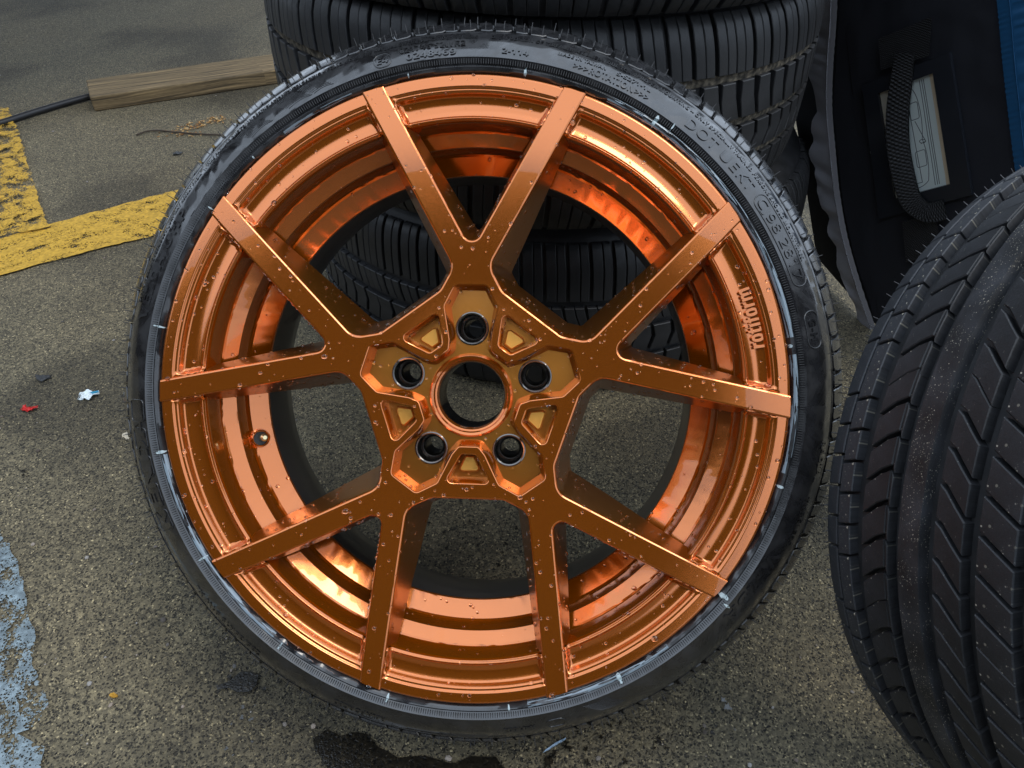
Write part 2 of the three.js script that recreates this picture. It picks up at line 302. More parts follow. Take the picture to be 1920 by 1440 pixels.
// one level of an opening's wall: every side moved by its own offset (linear between its ends), corners rounded again, point count fixed
function wallLevel(o, off) {
  const P = o.P, n = P.length, L = [];
  for (let i = 0; i < n - 1; i++) { const a = P[i], b = P[i + 1], t = b.clone().sub(a).normalize(), N = V2(t.y, -t.x); L.push([a.clone().addScaledVector(N, off(a.length())), b.clone().addScaledVector(N, off(b.length())), N]); }
  const cor = [L[0][0]]; for (let i = 1; i < n - 1; i++) { const [a, b] = L[i - 1], [c, d] = L[i], u = b.clone().sub(a), v = d.clone().sub(c), k = ((c.x - a.x) * v.y - (c.y - a.y) * v.x) / (u.x * v.y - u.y * v.x); cor.push(a.clone().addScaledVector(u, k)); } cor.push(L[n - 2][1]);
  const arcs = cor.map((p, i) => { if (i === 0 || i === n - 1) return [p]; const a = cor[i - 1].clone().sub(p), b = cor[i + 1].clone().sub(p), la = a.length(), lb = b.length(); a.normalize(); b.normalize(); const half = Math.acos(clamp(a.dot(b), -1, 1)) / 2, rad = Math.min(Math.max(0.003, o.R[i] - off(P[i].length())), 0.45 * Math.min(la, lb) * Math.tan(half)), tl = rad / Math.tan(half), c = p.clone().add(a.clone().add(b).normalize().multiplyScalar(rad / Math.sin(half))), s = p.clone().addScaledVector(a, tl), e = p.clone().addScaledVector(b, tl); const a0 = Math.atan2(s.y - c.y, s.x - c.x); let da = Math.atan2(e.y - c.y, e.x - c.x) - a0; while (da > Math.PI) da -= 2 * Math.PI; while (da < -Math.PI) da += 2 * Math.PI; const out = []; for (let k = 0; k <= 8; k++) out.push(V2(c.x + rad * Math.cos(a0 + da * k / 8), c.y + rad * Math.sin(a0 + da * k / 8))); return out; });
  const out = [...arcs[0]]; for (let i = 1; i < n; i++) { const s = arcs[i - 1][arcs[i - 1].length - 1], e = arcs[i][0], m = o.sub[i - 1]; for (let k = 1; k < m; k++) out.push(s.clone().lerp(e, k / m)); out.push(...arcs[i]); }
  return out;
}
const DRAFT = 0.2;
openings.forEach((o) => {
  o.sub = o.P.slice(1).map((p, i) => Math.max(2, Math.ceil(p.distanceTo(o.P[i]) / 0.0072)));
  o.top = wallLevel(o, () => -CH); const zt = o.top.map((p) => zf(p.length())), loops = [];
  for (let a = 0; a <= 5; a++) { const t = a / 5 * Math.PI / 2; loops.push(wallLevel(o, () => -CH * (1 - Math.sin(t))).map((q, i) => V3(q.x, q.y, zt[i] - CH * (1 - Math.cos(t))))); }
  for (let a = 1; a <= 7; a++) loops.push(wallLevel(o, (r) => wallDepth(r) * a / 7 * DRAFT).map((q, i) => V3(q.x, q.y, zt[i] - CH - wallDepth(o.top[i].length()) * a / 7)));
  star.push(loft(loops, false));
});
for (let i = 0; i < 10; i++) {                   // walk the outline: inward, outward, across the tip of the next spoke
  const o = openings[i], nx = openings[(i + 1) % 10]; topContour.push(...o.top);
  const a = o.top[o.top.length - 1], b = nx.top[0], n = 4, low = [];
  for (let k = 0; k <= n; k++) { const p = a.clone().lerp(b, k / n); p.setLength(TIP); if (k > 0 && k < n) topContour.push(p); low.push(p); }
  star.push(loft([low.map((p) => V3(p.x, p.y, zf(TIP))), low.map((p) => { const q = p.clone().setLength(TIP + 0.0009); return V3(q.x, q.y, zf(TIP) - 0.0012); }), low.map((p) => { const q = p.clone().setLength(TIP + 0.0006); return V3(q.x, q.y, zf(TIP) - 0.008); })], false));
}
// hub: five-lobed recess and five triangular pockets
function offsetPoly(P, d) {                        // closed counter-clockwise polygon moved inwards by d
  const n = P.length; return P.map((p, i) => { const a = P[(i + n - 1) % n], b = P[(i + 1) % n], t1 = p.clone().sub(a).normalize(), t2 = b.clone().sub(p).normalize(), n1 = V2(-t1.y, t1.x), n2 = V2(-t2.y, t2.x), m = n1.clone().add(n2), s = d / Math.max(0.35, 1 + n1.dot(n2)); return p.clone().addScaledVector(m, s); });
}
function turn(P, i) { const n = P.length, a = P[(i + n - 1) % n], b = P[(i + 1) % n]; return (P[i].x - a.x) * (b.y - P[i].y) - (P[i].y - a.y) * (b.x - P[i].x); }
function ringAt(P, R, d, z, seg = 5) {             // fixed number of points so that levels can be joined
  const Q = offsetPoly(P, d), rad = P.map((_, i) => Math.max(0.0006, turn(P, i) > 0 ? R - d : R + d)), out = [], n = Q.length;
  for (let i = 0; i < n; i++) {
    const p = Q[i], a = Q[(i + n - 1) % n].clone().sub(p), b = Q[(i + 1) % n].clone().sub(p), la = a.length(), lb = b.length(); a.normalize(); b.normalize();
    const half = Math.acos(clamp(a.dot(b), -1, 1)) / 2, rd = Math.min(rad[i], 0.45 * Math.min(la, lb) * Math.tan(half)), tl = rd / Math.tan(half), c = p.clone().add(a.clone().add(b).normalize().multiplyScalar(rd / Math.sin(half))), s = p.clone().addScaledVector(a, tl), e = p.clone().addScaledVector(b, tl);
    let a0 = Math.atan2(s.y - c.y, s.x - c.x), da = Math.atan2(e.y - c.y, e.x - c.x) - a0; while (da > Math.PI) da -= 2 * Math.PI; while (da < -Math.PI) da += 2 * Math.PI;
    for (let k = 0; k <= seg; k++) out.push(V3(c.x + rd * Math.cos(a0 + da * k / seg), c.y + rd * Math.sin(a0 + da * k / seg), z));
  }
  return out;
}
const flat = (l) => l.map((p) => V2(p.x, p.y));
function pocket(P, R, levels) { return levels.map(([d, z]) => ringAt(P, R, d, z).map((p) => (z === 0 ? V3(p.x, p.y, zxy(p.x, p.y)) : V3(p.x, p.y, lerp(zxy(p.x, p.y), HUBZ, sstep(0, 0.01, -z)) + z)))); }
const lobes = [];
for (let k = 0; k < 5; k++) { for (const [a, p] of [[0.0475, -0.0168], [0.0745, -0.0215], [0.0918, -0.0128], [0.0918, 0.0128], [0.0745, 0.0215], [0.0475, 0.0168]]) lobes.push(inArm(k, a, p)); for (const [a, p] of [[0.0412, -0.0085], [0.0412, 0.0085]]) { const an = arm(k) + 36 * D2R; lobes.push(V2(a * Math.cos(an) - p * Math.sin(an), a * Math.sin(an) + p * Math.cos(an))); } }
const lobeLevels = pocket(lobes, 0.0042, [[-0.0012, 0], [-0.0005, -0.0003], [0, -0.0012], [0.0011, -0.0075], [0.0034, -0.0140]]);
const lobeTop = flat(lobeLevels[0]), lobeFloor = flat(lobeLevels[4]);
const hubParts = [loft(lobeLevels)];
const LUGR = 0.0566, SEAT = 0.0143, BORE = 0.0358;
const circ = (cx, cy, r, n = 40) => Array.from({ length: n }, (_, i) => V2(cx + r * Math.cos(i / n * 2 * Math.PI), cy + r * Math.sin(i / n * 2 * Math.PI)));
const lugC = [0, 1, 2, 3, 4].map((k) => inArm(k, LUGR, 0));
const FLOORZ = HUBZ - 0.0140;
hubParts.push(fill(lobeFloor, [...lugC.map((c) => circ(c.x, c.y, SEAT)), circ(0, 0, BORE, 72)], () => FLOORZ, 0));
const triTops = [], padShapes = [];
for (let k = 0; k < 5; k++) {
  const an = arm(k) + 36 * D2R, at = (a, p) => V2(a * Math.cos(an) - p * Math.sin(an), a * Math.sin(an) + p * Math.cos(an));
  const T = [at(0.0485, -0.0062), at(0.0725, -0.0192), at(0.0725, 0.0192), at(0.0485, 0.0062)];
  const L = pocket(T, 0.0034, [[-0.001, 0], [-0.0004, -0.0003], [0, -0.0011], [0.0006, -0.006], [0.0016, -0.0185]]);
  triTops.push(flat(L[0])); hubParts.push(loft(L), fill(flat(L[4]), [], () => HUBZ - 0.0185, 0));
  padShapes.push([at(0.0515, -0.0040), at(0.0632, -0.0092), at(0.0652, -0.0060), at(0.0648, 0.0066), at(0.0622, 0.0088), at(0.0515, 0.0038)]);
}
const face = fill(topContour, [lobeTop, ...triTops], zxy, 0.0095);
{ const p = face.attributes.position, n = face.attributes.normal; for (let i = 0; i < p.count; i++) { const r = Math.max(1e-4, Math.hypot(p.getX(i), p.getY(i))), d = (zf(r + 1e-4) - zf(r - 1e-4)) / 2e-4, l = Math.hypot(1, d); n.setXYZ(i, -d * p.getX(i) / r / l, -d * p.getY(i) / r / l, 1 / l); } }
const keepPN = (g) => { for (const k of Object.keys(g.attributes)) if (k !== 'position' && k !== 'normal') g.deleteAttribute(k); return g.index ? g.toNonIndexed() : g; };
const starGeo = mergeGeometries([face, ...[...star, ...hubParts].map((g) => crease(mergeVertices(bare(g), 1e-6), 0.5))].map(keepPN));
// split the casting into its hub and its ten spokes
{
  const p = starGeo.attributes.position, n = starGeo.attributes.normal, bins = Array.from({ length: 22 }, () => ({ p: [], n: [] }));
  for (let i = 0; i < p.count; i += 3) {
    let x = 0, y = 0, z = 0; for (let q = 0; q < 3; q++) { x += p.getX(i + q) / 3; y += p.getY(i + q) / 3; z += p.getZ(i + q) / 3; }
    const r = Math.hypot(x, y); let b = 10; if (r > 0.125) b = Math.round(((Math.atan2(y, x) / D2R + 360) % 360) / 36) % 10;
    if (z < zf(r) - CH - 0.0004 && (r > 0.1 || z < FLOORZ + 0.0002)) b += 11;               // thinly coated flanks and recess floors
    for (let q = 0; q < 3; q++) { bins[b].p.push(p.getX(i + q), p.getY(i + q), p.getZ(i + q)); bins[b].n.push(n.getX(i + q), n.getY(i + q), n.getZ(i + q)); }
  }
  var spokeMeshes = [];
  const meshOf = (b, name, mat, parent) => { const g = new THREE.BufferGeometry(); g.setAttribute('position', new THREE.Float32BufferAttribute(b.p, 3)); g.setAttribute('normal', new THREE.Float32BufferAttribute(b.n, 3)); return part(name, uvBox(g, 60), mat, parent); };
  for (let i = 0; i < 11; i++) spokeMeshes.push(meshOf(bins[i], i < 10 ? 'spoke' : 'hub', copper, wheel));
  for (let i = 0; i < 11; i++) if (bins[i + 11].p.length) spokeMeshes.push(meshOf(bins[i + 11], i < 10 ? 'spoke_flank' : 'recess_floor', goldFlank, spokeMeshes[i]));
}
const hub = spokeMeshes[10];
for (const s of padShapes) { const L = [[0, HUBZ - 0.0182], [0, HUBZ - 0.0125], [0.0012, HUBZ - 0.0112]].map(([d, z]) => ringAt(s, 0.0016, d, z, 4)); const g = joined([loft(L), fill(flat(L[2]), [], () => HUBZ - 0.0112, 0)], 0.5); part('casting_pad', uvBox(g, 60), goldPad, hub); }
// centre bore ring and lug seats
part('centre_bore', uvBox(crease(lathe([[BORE, FLOORZ], [BORE - 0.0008, FLOORZ + 0.0022], [BORE - 0.0022, FLOORZ + 0.0034], [BORE - 0.0042, FLOORZ + 0.0030], [BORE - 0.0052, FLOORZ + 0.0008], [BORE - 0.0066, FLOORZ + 0.0003], [BORE - 0.0072, FLOORZ - 0.0012], [BORE - 0.0076, FLOORZ - 0.006]], 96), 0.5), 60), copper, hub);
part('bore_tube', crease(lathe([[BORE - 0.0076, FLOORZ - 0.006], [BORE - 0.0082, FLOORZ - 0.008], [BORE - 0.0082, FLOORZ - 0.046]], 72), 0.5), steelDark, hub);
for (const c of lugC) {
  const g = crease(lathe([[SEAT, FLOORZ - 0.0002], [SEAT - 0.0003, FLOORZ + 0.0012], [SEAT - 0.0012, FLOORZ + 0.0016], [SEAT - 0.0022, FLOORZ + 0.0008], [SEAT - 0.0028, FLOORZ - 0.006], [SEAT - 0.0034, FLOORZ - 0.0105], [SEAT - 0.0052, FLOORZ - 0.0125], [SEAT - 0.0058, FLOORZ - 0.012], [SEAT - 0.0064, FLOORZ - 0.0140], [SEAT - 0.0066, FLOORZ - 0.046]], 48), 0.45);
  g.translate(c.x, c.y, 0); part('lug_seat', g, steelDark, hub);
}
// rim ring with a pocket between every pair of spokes
const spokeLines = []; for (let k = 0; k < 5; k++) for (const s of [-1, 1]) spokeLines.push([inArm(k, 0.1205 - 0.0095 / Math.sin(29.3 * D2R) * 1, 0), inArm(k, 0.2403, s * 0.0779)]);
const spokeDist = (x, y) => { let m = 9; for (const [a, b] of spokeLines) { const dx = b.x - a.x, dy = b.y - a.y, l = Math.hypot(dx, dy); if (x * b.x + y * b.y < 0) continue; m = Math.min(m, Math.abs((x - b.x) * dy - (y - b.y) * dx) / l); } return m; };
const POCK = 0.0062;
function rimZ(r, x, y) {
  const sd = spokeDist(x, y), pk = sstep(0.0088, 0.0135, sd);
  const lipz = -0.0006 - (r > 0.2565 ? ((r - 0.2565) / 0.0025) ** 2 * 0.0018 : 0);
  const step1 = sstep(0.2492, 0.2474, r) * 0.0016, bowl = sstep(0.2462, 0.2418, r) * (POCK - 0.0016) + 0.0022 * Math.sin(clamp((0.2440 - r) / 0.018, 0, 1) * Math.PI), edge = sstep(0.2275, 0.2255, r) * 0.0014;
  return lipz - (1 - sstep(0.0075, 0.0095, sd)) * sstep(0.2500, 0.2470, r) * 0.006 - pk * (step1 + bowl - edge) - sstep(0.2262, 0.2238, r) ** 2 * 0.0022;
}
{
  const rs = [0.2594, 0.259, 0.2587, 0.258, 0.257, 0.256, 0.253, 0.2505]; for (let r = 0.2496; r > 0.2236; r -= 0.0006) rs.push(r);
  const seg = 900, pos = [], idx = [];
  rs.forEach((r) => { for (let i = 0; i < seg; i++) { const a = i / seg * 2 * Math.PI, x = r * Math.cos(a), y = r * Math.sin(a); pos.push(x, y, r > 0.2588 ? -0.0024 - (r - 0.2588) * 6 : rimZ(r, x, y)); } });
  for (let j = 0; j < rs.length - 1; j++) for (let i = 0; i < seg; i++) { const q = (i + 1) % seg, p = j * seg; idx.push(p + i, p + seg + i, p + q, p + q, p + seg + i, p + seg + q); }
  var rimRing = part('rim_lip', uvBox(geoFrom(pos, idx), 60), copper, wheel);
}
const bar = (a) => part('rim_barrel', uvBox(crease(lathe(a, 240), 0.5), 60), copper, wheel);
const barrel = bar([[0.2242, -0.0088], [0.2236, -0.0100], [0.2232, -0.0125], [0.2226, -0.0300], [0.2218, -0.0325], [0.2205, -0.0338], [0.2120, -0.0385], [0.2108, -0.0398], [0.2102, -0.0425], [0.2098, -0.0560], [0.2090, -0.0580], [0.2074, -0.0595], [0.1945, -0.0668], [0.1930, -0.0682], [0.1925, -0.0705]]);
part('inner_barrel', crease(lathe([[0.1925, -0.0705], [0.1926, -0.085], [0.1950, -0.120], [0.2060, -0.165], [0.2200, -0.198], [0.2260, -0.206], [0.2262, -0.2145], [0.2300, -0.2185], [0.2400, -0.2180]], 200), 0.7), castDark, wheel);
{ // valve stem through the barrel
  const a = 193.5 * D2R, r = 0.2035, z = -0.0618, v = new THREE.Group(); v.name = 'valve'; wheel.add(v); v.position.set(r * Math.cos(a), r * Math.sin(a), z);
  v.quaternion.setFromUnitVectors(V3(0, 0, 1), V3(-Math.cos(a) * 0.5, -Math.sin(a) * 0.5, 0.86).normalize());
  part('valve_hole', crease(lathe([[0.0062, 0.0004], [0.0064, 0.0042], [0.0070, 0.0046], [0.0078, 0.0040], [0.0092, -0.001]], 32), 0.6), copper, v);
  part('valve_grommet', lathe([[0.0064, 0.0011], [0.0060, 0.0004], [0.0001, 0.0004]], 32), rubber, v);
  const st = part('valve_stem', crease(lathe([[0.0036, 0.001], [0.0034, 0.010], [0.0026, 0.0106], [0.0026, 0.0135], [0.0018, 0.0142], [0.0001, 0.0142]], 24), 0.5), brass, v); st.position.set(0.0022, 0.0008, 0);
}
// raised maker's lettering in the pocket: reads anticlockwise, tops to the centre
{
  const g0 = new TextGeometry('rotiform', { font, size: 0.0125, depth: 0.0008, curveSegments: 6, bevelEnabled: true, bevelThickness: 0.0011, bevelSize: 0.0006, bevelSegments: 3 }); g0.computeBoundingBox();
  let g = new TessellateModifier(0.004, 4).modify(bare(g0)); const p = g.attributes.position, w = g0.boundingBox.max.x, r0 = 0.2435, a0 = 9.6 * D2R - ROLL, k = 0.0505 / w;
  for (let i = 0; i < p.count; i++) { const a = a0 + p.getX(i) * k / 0.238, r = r0 - p.getY(i) * 0.98, x = r * Math.cos(a), y = r * Math.sin(a); p.setXYZ(i, x, y, -0.0086 + p.getZ(i) * 1.1); }
  part('raised_lettering', uvBox(crease(g, 0.5), 60), copper, rimRing);
}

// ------------------------------------------------------------------ its tyre
const tyre = new THREE.Group(); tyre.name = 'tyre'; wheel.add(tyre);
const sideP = [[0.2590, -0.0075], [0.2600, -0.0030], [0.2618, -0.0008], [0.2640, -0.0004], [0.2652, -0.0012], [0.2656, -0.0022], [0.2664, -0.0016], [0.2690, -0.0002], [0.2712, 0.0010], [0.2722, 0.0004], [0.2728, -0.0010], [0.2760, -0.0022], [0.2810, -0.0048], [0.2860, -0.0082], [0.2910, -0.0124], [0.2950, -0.0165], [0.2975, -0.0196], [0.2982, -0.0218], [0.3002, -0.0235]];
const sideZ = (r) => { for (let i = 1; i < sideP.length; i++) if (r <= sideP[i][0]) { const a = sideP[i - 1], b = sideP[i]; return lerp(a[1], b[1], (r - a[0]) / (b[0] - a[0])); } return -0.0235; };
const crown = [[0.3002, -0.0235], [0.3060, -0.0300], [0.3110, -0.0365], [0.3150, -0.0440], [0.3178, -0.0540], [0.3192, -0.0680], [0.3198, -0.0900], [0.3198, -0.1250], [0.3190, -0.1450], [0.3160, -0.1600], [0.3080, -0.1740], [0.2960, -0.1860], [0.2700, -0.2080], [0.2420, -0.2140]];
{
  const full = [...sideP, ...crown.slice(1).map(([r, z], i) => [i < 9 ? r - 0.0045 : r, z])];
  const g = lathe(full, 300), uv = g.attributes.uv; for (let i = 0; i < uv.count; i++) uv.setXY(i, uv.getX(i) * 6, uv.getY(i) * 6);
  part('casing', crease(g, 0.55), wetRubber, tyre);
  // fine ribs of the rim guard
  const rib = [], NR = 860; for (let i = 0; i < NR; i++) { const c = new THREE.BoxGeometry(0.0042, 0.00085, 0.0016); const q = c.attributes.position; for (let k = 0; k < q.count; k++) if (q.getZ(k) > 0) q.setY(k, q.getY(k) * 0.5); c.translate(0.2684, 0, -0.0004); c.rotateY(-0.32 * 0); c.rotateZ(i / NR * 2 * Math.PI); rib.push(c); }
  const rg = part('guard_ribs', mergeGeometries(rib), rubber, tyre); rg.userData.kind = 'stuff';
  // shoulder and tread blocks, bent along the crown
  const cum = [0]; for (let i = 1; i < crown.length; i++) cum.push(cum[i - 1] + Math.hypot(crown[i][0] - crown[i - 1][0], crown[i][1] - crown[i - 1][1]));
  const crownAt = (t) => { let i = 1; while (i < crown.length - 1 && t > cum[i]) i++; const k = (t - cum[i - 1]) / (cum[i] - cum[i - 1]), a = crown[i - 1], b = crown[i]; const dx = b[0] - a[0], dz = b[1] - a[1], l = Math.hypot(dx, dz); return [lerp(a[0], b[0], k), lerp(a[1], b[1], k), -dz / l, dx / l]; };
  const NP = 68, pit = 2 * Math.PI / NP;
  const make = (poly, h) => {
    const sh = new THREE.Shape(poly.map(([s, t]) => V2(s * 0.0294, t))); let b = bare(new THREE.ExtrudeGeometry(sh, { depth: h, bevelEnabled: true, bevelSize: 0.0006, bevelOffset: -0.0006, bevelThickness: 0.0006, bevelSegments: 1, steps: 1 })); b = new TessellateModifier(0.007, 4).modify(b);
    const p = b.attributes.position, uvb = []; for (let i = 0; i < p.count; i++) { const a = p.getX(i) / 0.0294 * pit, t = p.getY(i), hh = p.getZ(i) - h; const [r, z, nr, nz] = crownAt(clamp(t, 0.0001, cum[cum.length - 1])); const R = r + nr * hh; uvb.push(p.getX(i) * 6, t * 6); p.setXYZ(i, R * Math.cos(a), R * Math.sin(a), z + nz * hh); }
    b.setAttribute('uv', new THREE.Float32BufferAttribute(uvb, 2)); return crease(b, 0.5);
  };
  const t0 = 0.001, shoulderA = make([[0.0, t0 + 0.003], [0.10, t0 + 0.0005], [0.46, t0], [0.50, t0 + 0.004], [0.52, 0.012], [0.60, 0.024], [0.62, 0.034], [0.10, 0.034], [0.06, 0.022], [-0.02, 0.010]], 0.0046);
  const shoulderB = make([[0.55, t0 + 0.0015], [0.66, t0], [0.90, t0 + 0.001], [0.93, t0 + 0.006], [0.94, 0.013], [1.04, 0.024], [1.05, 0.034], [0.67, 0.034], [0.65, 0.022], [0.575, 0.011]], 0.0046);
  const mid = make([[0.05, 0.038], [0.95, 0.038], [1.25, 0.075], [0.35, 0.075]], 0.0044), rearB = make([[0.05, 0.080], [0.95, 0.080], [0.95, 0.128], [0.05, 0.128]], 0.0044);
  for (let i = 0; i < NP; i++) for (const g2 of [shoulderA, shoulderB, mid, rearB]) { const m = part('tread_block', g2, wetRubber, tyre); m.rotation.z = i * pit + (i % 3 - 1) * 0.004; }
  const hl = []; for (let i = 0; i < 260; i++) { const a = (i + rr(-0.4, 0.4)) / 260 * 2 * Math.PI; const [r, z] = crownAt(i % 2 ? rr(0.012, 0.026) : rr(0.003, 0.010)); const d = V3(Math.cos(a), Math.sin(a), rr(-0.1, 0.3)); hl.push([V3((r - 0.0005) * Math.cos(a), (r - 0.0005) * Math.sin(a), z), d]); }
  hairs(hl, 0.0065, whisker, tyre);
}
// raised moulded lettering: reads clockwise with its tops outwards
function onSide(str, a0deg, r0, size, { span, thin, h = 0.0009, name = 'sidewall_lettering', mat = wetRubber, flip } = {}) {
  const g0 = new TextGeometry(str, { font: thin ? fontThin : font, size, depth: h, curveSegments: 2 }); g0.computeBoundingBox();
  const w = g0.boundingBox.max.x, k = span ? span * D2R * r0 / w : 1; const g = new TessellateModifier(size * 0.8, 2).modify(bare(g0)), p = g.attributes.position;
  for (let i = 0; i < p.count; i++) { const x = p.getX(i) * k, y = p.getY(i); const a = flip ? a0deg * D2R + x / r0 : a0deg * D2R - x / r0, r = flip ? r0 - y : r0 + y; p.setXYZ(i, r * Math.cos(a), r * Math.sin(a), sideZ(r) + 0.0002 + (p.getZ(i) - 0.0003) ); }
  return part(name, uvBox(crease(g, 0.5), 6), mat, tyre);
}
function onSideLoop(a0, r0, w, h, t = 0.0006, rad = 0.4) {   // raised rounded outline: w along the ring, h across it
  const R = Math.min(w, h) * rad, out = roundPoly([V2(-w / 2, -h / 2), V2(w / 2, -h / 2), V2(w / 2, h / 2), V2(-w / 2, h / 2)], R, true, 6, 0.003);
  const pts = out.map((q) => { const a = a0 * D2R - q.x / r0, r = r0 + q.y; return V3(r * Math.cos(a), r * Math.sin(a), sideZ(r) + 0.0001); });
  return part('moulded_outline', new THREE.TubeGeometry(new THREE.CatmullRomCurve3(pts, true), pts.length * 2, t, 5, true), wetRubber, tyre);
}
onSide("SAFETY WARNING : SERIOUS INJURY MAY RESULT FROM  1. TIRE FAILURE DUE TO UNDERINFLATION/OVERLOADING -- FOLLOW OWNER'S MANUAL OR TIRE PLACARD IN VEHICLE.", 165.5, 0.2905, 0.0036, { span: 76, h: 0.0008 });
onSide('2. EXPLOSION OF TIRE/RIM ASSEMBLY DUE TO IMPROPER MOUNTING -- ONLY SPECIALLY TRAINED PERSONS SHOULD MOUNT TIRES.', 87.5, 0.2905, 0.0036, { span: 64, h: 0.0008 });
onSide('021746 S2WR2', 102.5, 0.2820, 0.0058, { span: 11 }); onSide('0248469', 101.5, 0.2745, 0.0056, { span: 8.5 }); onSide('E4', 106.6, 0.2770, 0.0062, { span: 2.2 }); onSideLoop(105.4, 0.2798, 0.0148, 0.0125, 0.0005, 0.5);
onSide('2-114', 85.5, 0.2762, 0.0048, { span: 4.5 }); onSide('MADE IN TAIWAN', 76.5, 0.2835, 0.0034, { span: 8.2 }); onSide('S-S271-1L', 66.5, 0.2835, 0.0036, { span: 6.2 });
onSide('>>>ROTATION>>>', 73.5, 0.2750, 0.0058, { span: 13.5 });
onSide('DOT UEKT', 53, 0.2765, 0.0090, { span: 15.5, thin: true }); onSide('CJ98 2817', 35.6, 0.2775, 0.0082, { span: 14.5, thin: true }); onSideLoop(28.0, 0.2815, 0.080, 0.0135, 0.0005, 0.5);
onSide('G-H', 14.4, 0.2790, 0.0070, { span: 3.6 }); onSideLoop(12.5, 0.2822, 0.030, 0.0125, 0.0006, 0.5);
onSide('RADIAL', -5.5, 0.2905, 0.0052, { span: 7 }); onSide('TUBELESS', -15, 0.2865, 0.0058, { span: 8.6 }); onSide('VEZDA', -25.5, 0.2760, 0.0110, { span: 14 });
onSide('VEZDA UHP', 168, 0.2775, 0.0092, { span: 20 }); onSide('KENDA', 205.5, 0.2762, 0.0132, { span: 21 }); for (let i = 0; i < 5; i++) onSideLoop(203.4 - i * 4.9, 0.2828, 0.0185, 0.0165, 0.0006, 0.2);
onSide('REINFORCED', 256.5, 0.2862, 0.0066, { span: 9.5 }); onSide('R-41004', 282.5, 0.2830, 0.0050, { span: 5.6 }); onSideLoop(286, 0.2855, 0.0165, 0.0095, 0.0006, 0.5);
onSide('235/35R19 91W XL', 232, 0.2865, 0.0062, { span: 16 });
for (const [a, s] of [[131, 1], [123, 1], [118, 0.8], [296, 1]]) for (let i = 0; i < 8; i++) {  // fans of moulded hairlines
  const pts = []; for (let k = 0; k <= 8; k++) { const t = k / 8, aa = (a - t * 4.6 * s + i * 0.35) * D2R, r = 0.2755 + i * 0.0016 + Math.sin(t * Math.PI) * 0.0012; pts.push(V3(r * Math.cos(aa), r * Math.sin(aa), sideZ(r) + 0.00005)); }
  part('moulded_line', new THREE.TubeGeometry(new THREE.CatmullRomCurve3(pts), 12, 0.0003, 4), wetRubber, tyre);
}
// pale soap left along the bead, and its tick-like dabs
const soap = new THREE.MeshStandardMaterial({ color: linear(0.42, 0.5, 0.52), roughness: 0.45 });
function dab(a0, r0, r1, w, n) {
  const P = []; const N = 14; for (let i = 0; i < N; i++) { const t = i / N * 2 * Math.PI, k = 1 + 0.7 * fbm(Math.cos(t) * 1.6 + n * 3, Math.sin(t) * 1.6, n, 2); P.push(V2(Math.cos(t) * w / 2 * k, (r1 + r0) / 2 + Math.sin(t) * (r1 - r0) / 2 * k)); }
  const g = fill(P, [], () => 0, 0.002), p = g.attributes.position; for (let i = 0; i < p.count; i++) { const r = p.getY(i), a = a0 * D2R + p.getX(i) / 0.265; p.setXYZ(i, r * Math.cos(a), r * Math.sin(a), Math.max(sideZ(r), r > 0.2665 && r < 0.2705 ? 0.0006 : -1) + 0.0004 + 0.0004 * fbm(p.getX(i) * 900, r * 900, n, 2)); }
  g.computeVertexNormals(); part('soap_dab', g, soap, tyre);
}
[[81, .2595, .2660, .0022], [101.5, .2605, .2640, .0010], [57, .2600, .2700, .0030], [54, .2650, .2720, .0012], [10.5, .2597, .2628, .0030], [-14.5, .2597, .2650, .0022], [-36.5, .2596, .2680, .0042], [-37.5, .2680, .2745, .0022], [-60.5, .2597, .2690, .0036], [-81.5, .2600, .2660, .0018], [-104, .2600, .2675, .0024], [-126, .2620, .2690, .0014], [-147.5, .2600, .2680, .0018], [-168.5, .2600, .2680, .0030], [168.5, .2600, .2690, .0018], [145, .2600, .2650, .0012], [133, .2612, .2634, .0014]].forEach(([a, r0, r1, w], i) => dab(a, r0, r1, w, i + 1));
const soapFilm = new THREE.MeshPhysicalMaterial({ color: linear(0.2, 0.25, 0.29), roughness: 0.25, clearcoat: 0.6, clearcoatRoughness: 0.1, side: THREE.DoubleSide, alphaTest: 0.5,
  alphaMap: noiseTexture(512, (u, v) => { const n = fbm(u * 26, v * 5, 3, 4) + 0.8 * fbm(u * 5, v * 2, 8, 2); const t = n > 0.02 ? 255 : 0; return [t, t, t]; }, false) });
function film(a0, a1, r0, r1) { const g = lathe([0, 1, 2, 3, 4, 5].map((k) => { const r = lerp(r0, r1, k / 5); return [r, sideZ(r) + 0.00035]; }), Math.ceil(Math.abs(a1 - a0) * 1.5), a0 * D2R, a1 * D2R); const uv = g.attributes.uv; for (let i = 0; i < uv.count; i++) uv.setXY(i, uv.getX(i) * 1.6, uv.getY(i) / 0.008); part('soap_film', g, soapFilm, tyre); }
film(12, 66, 0.2598, 0.2650); film(-12, 9, 0.2598, 0.2648); film(-78, -50, 0.2598, 0.2646); film(-168, -128, 0.2600, 0.2640); film(112, 126, 0.2599, 0.2622);

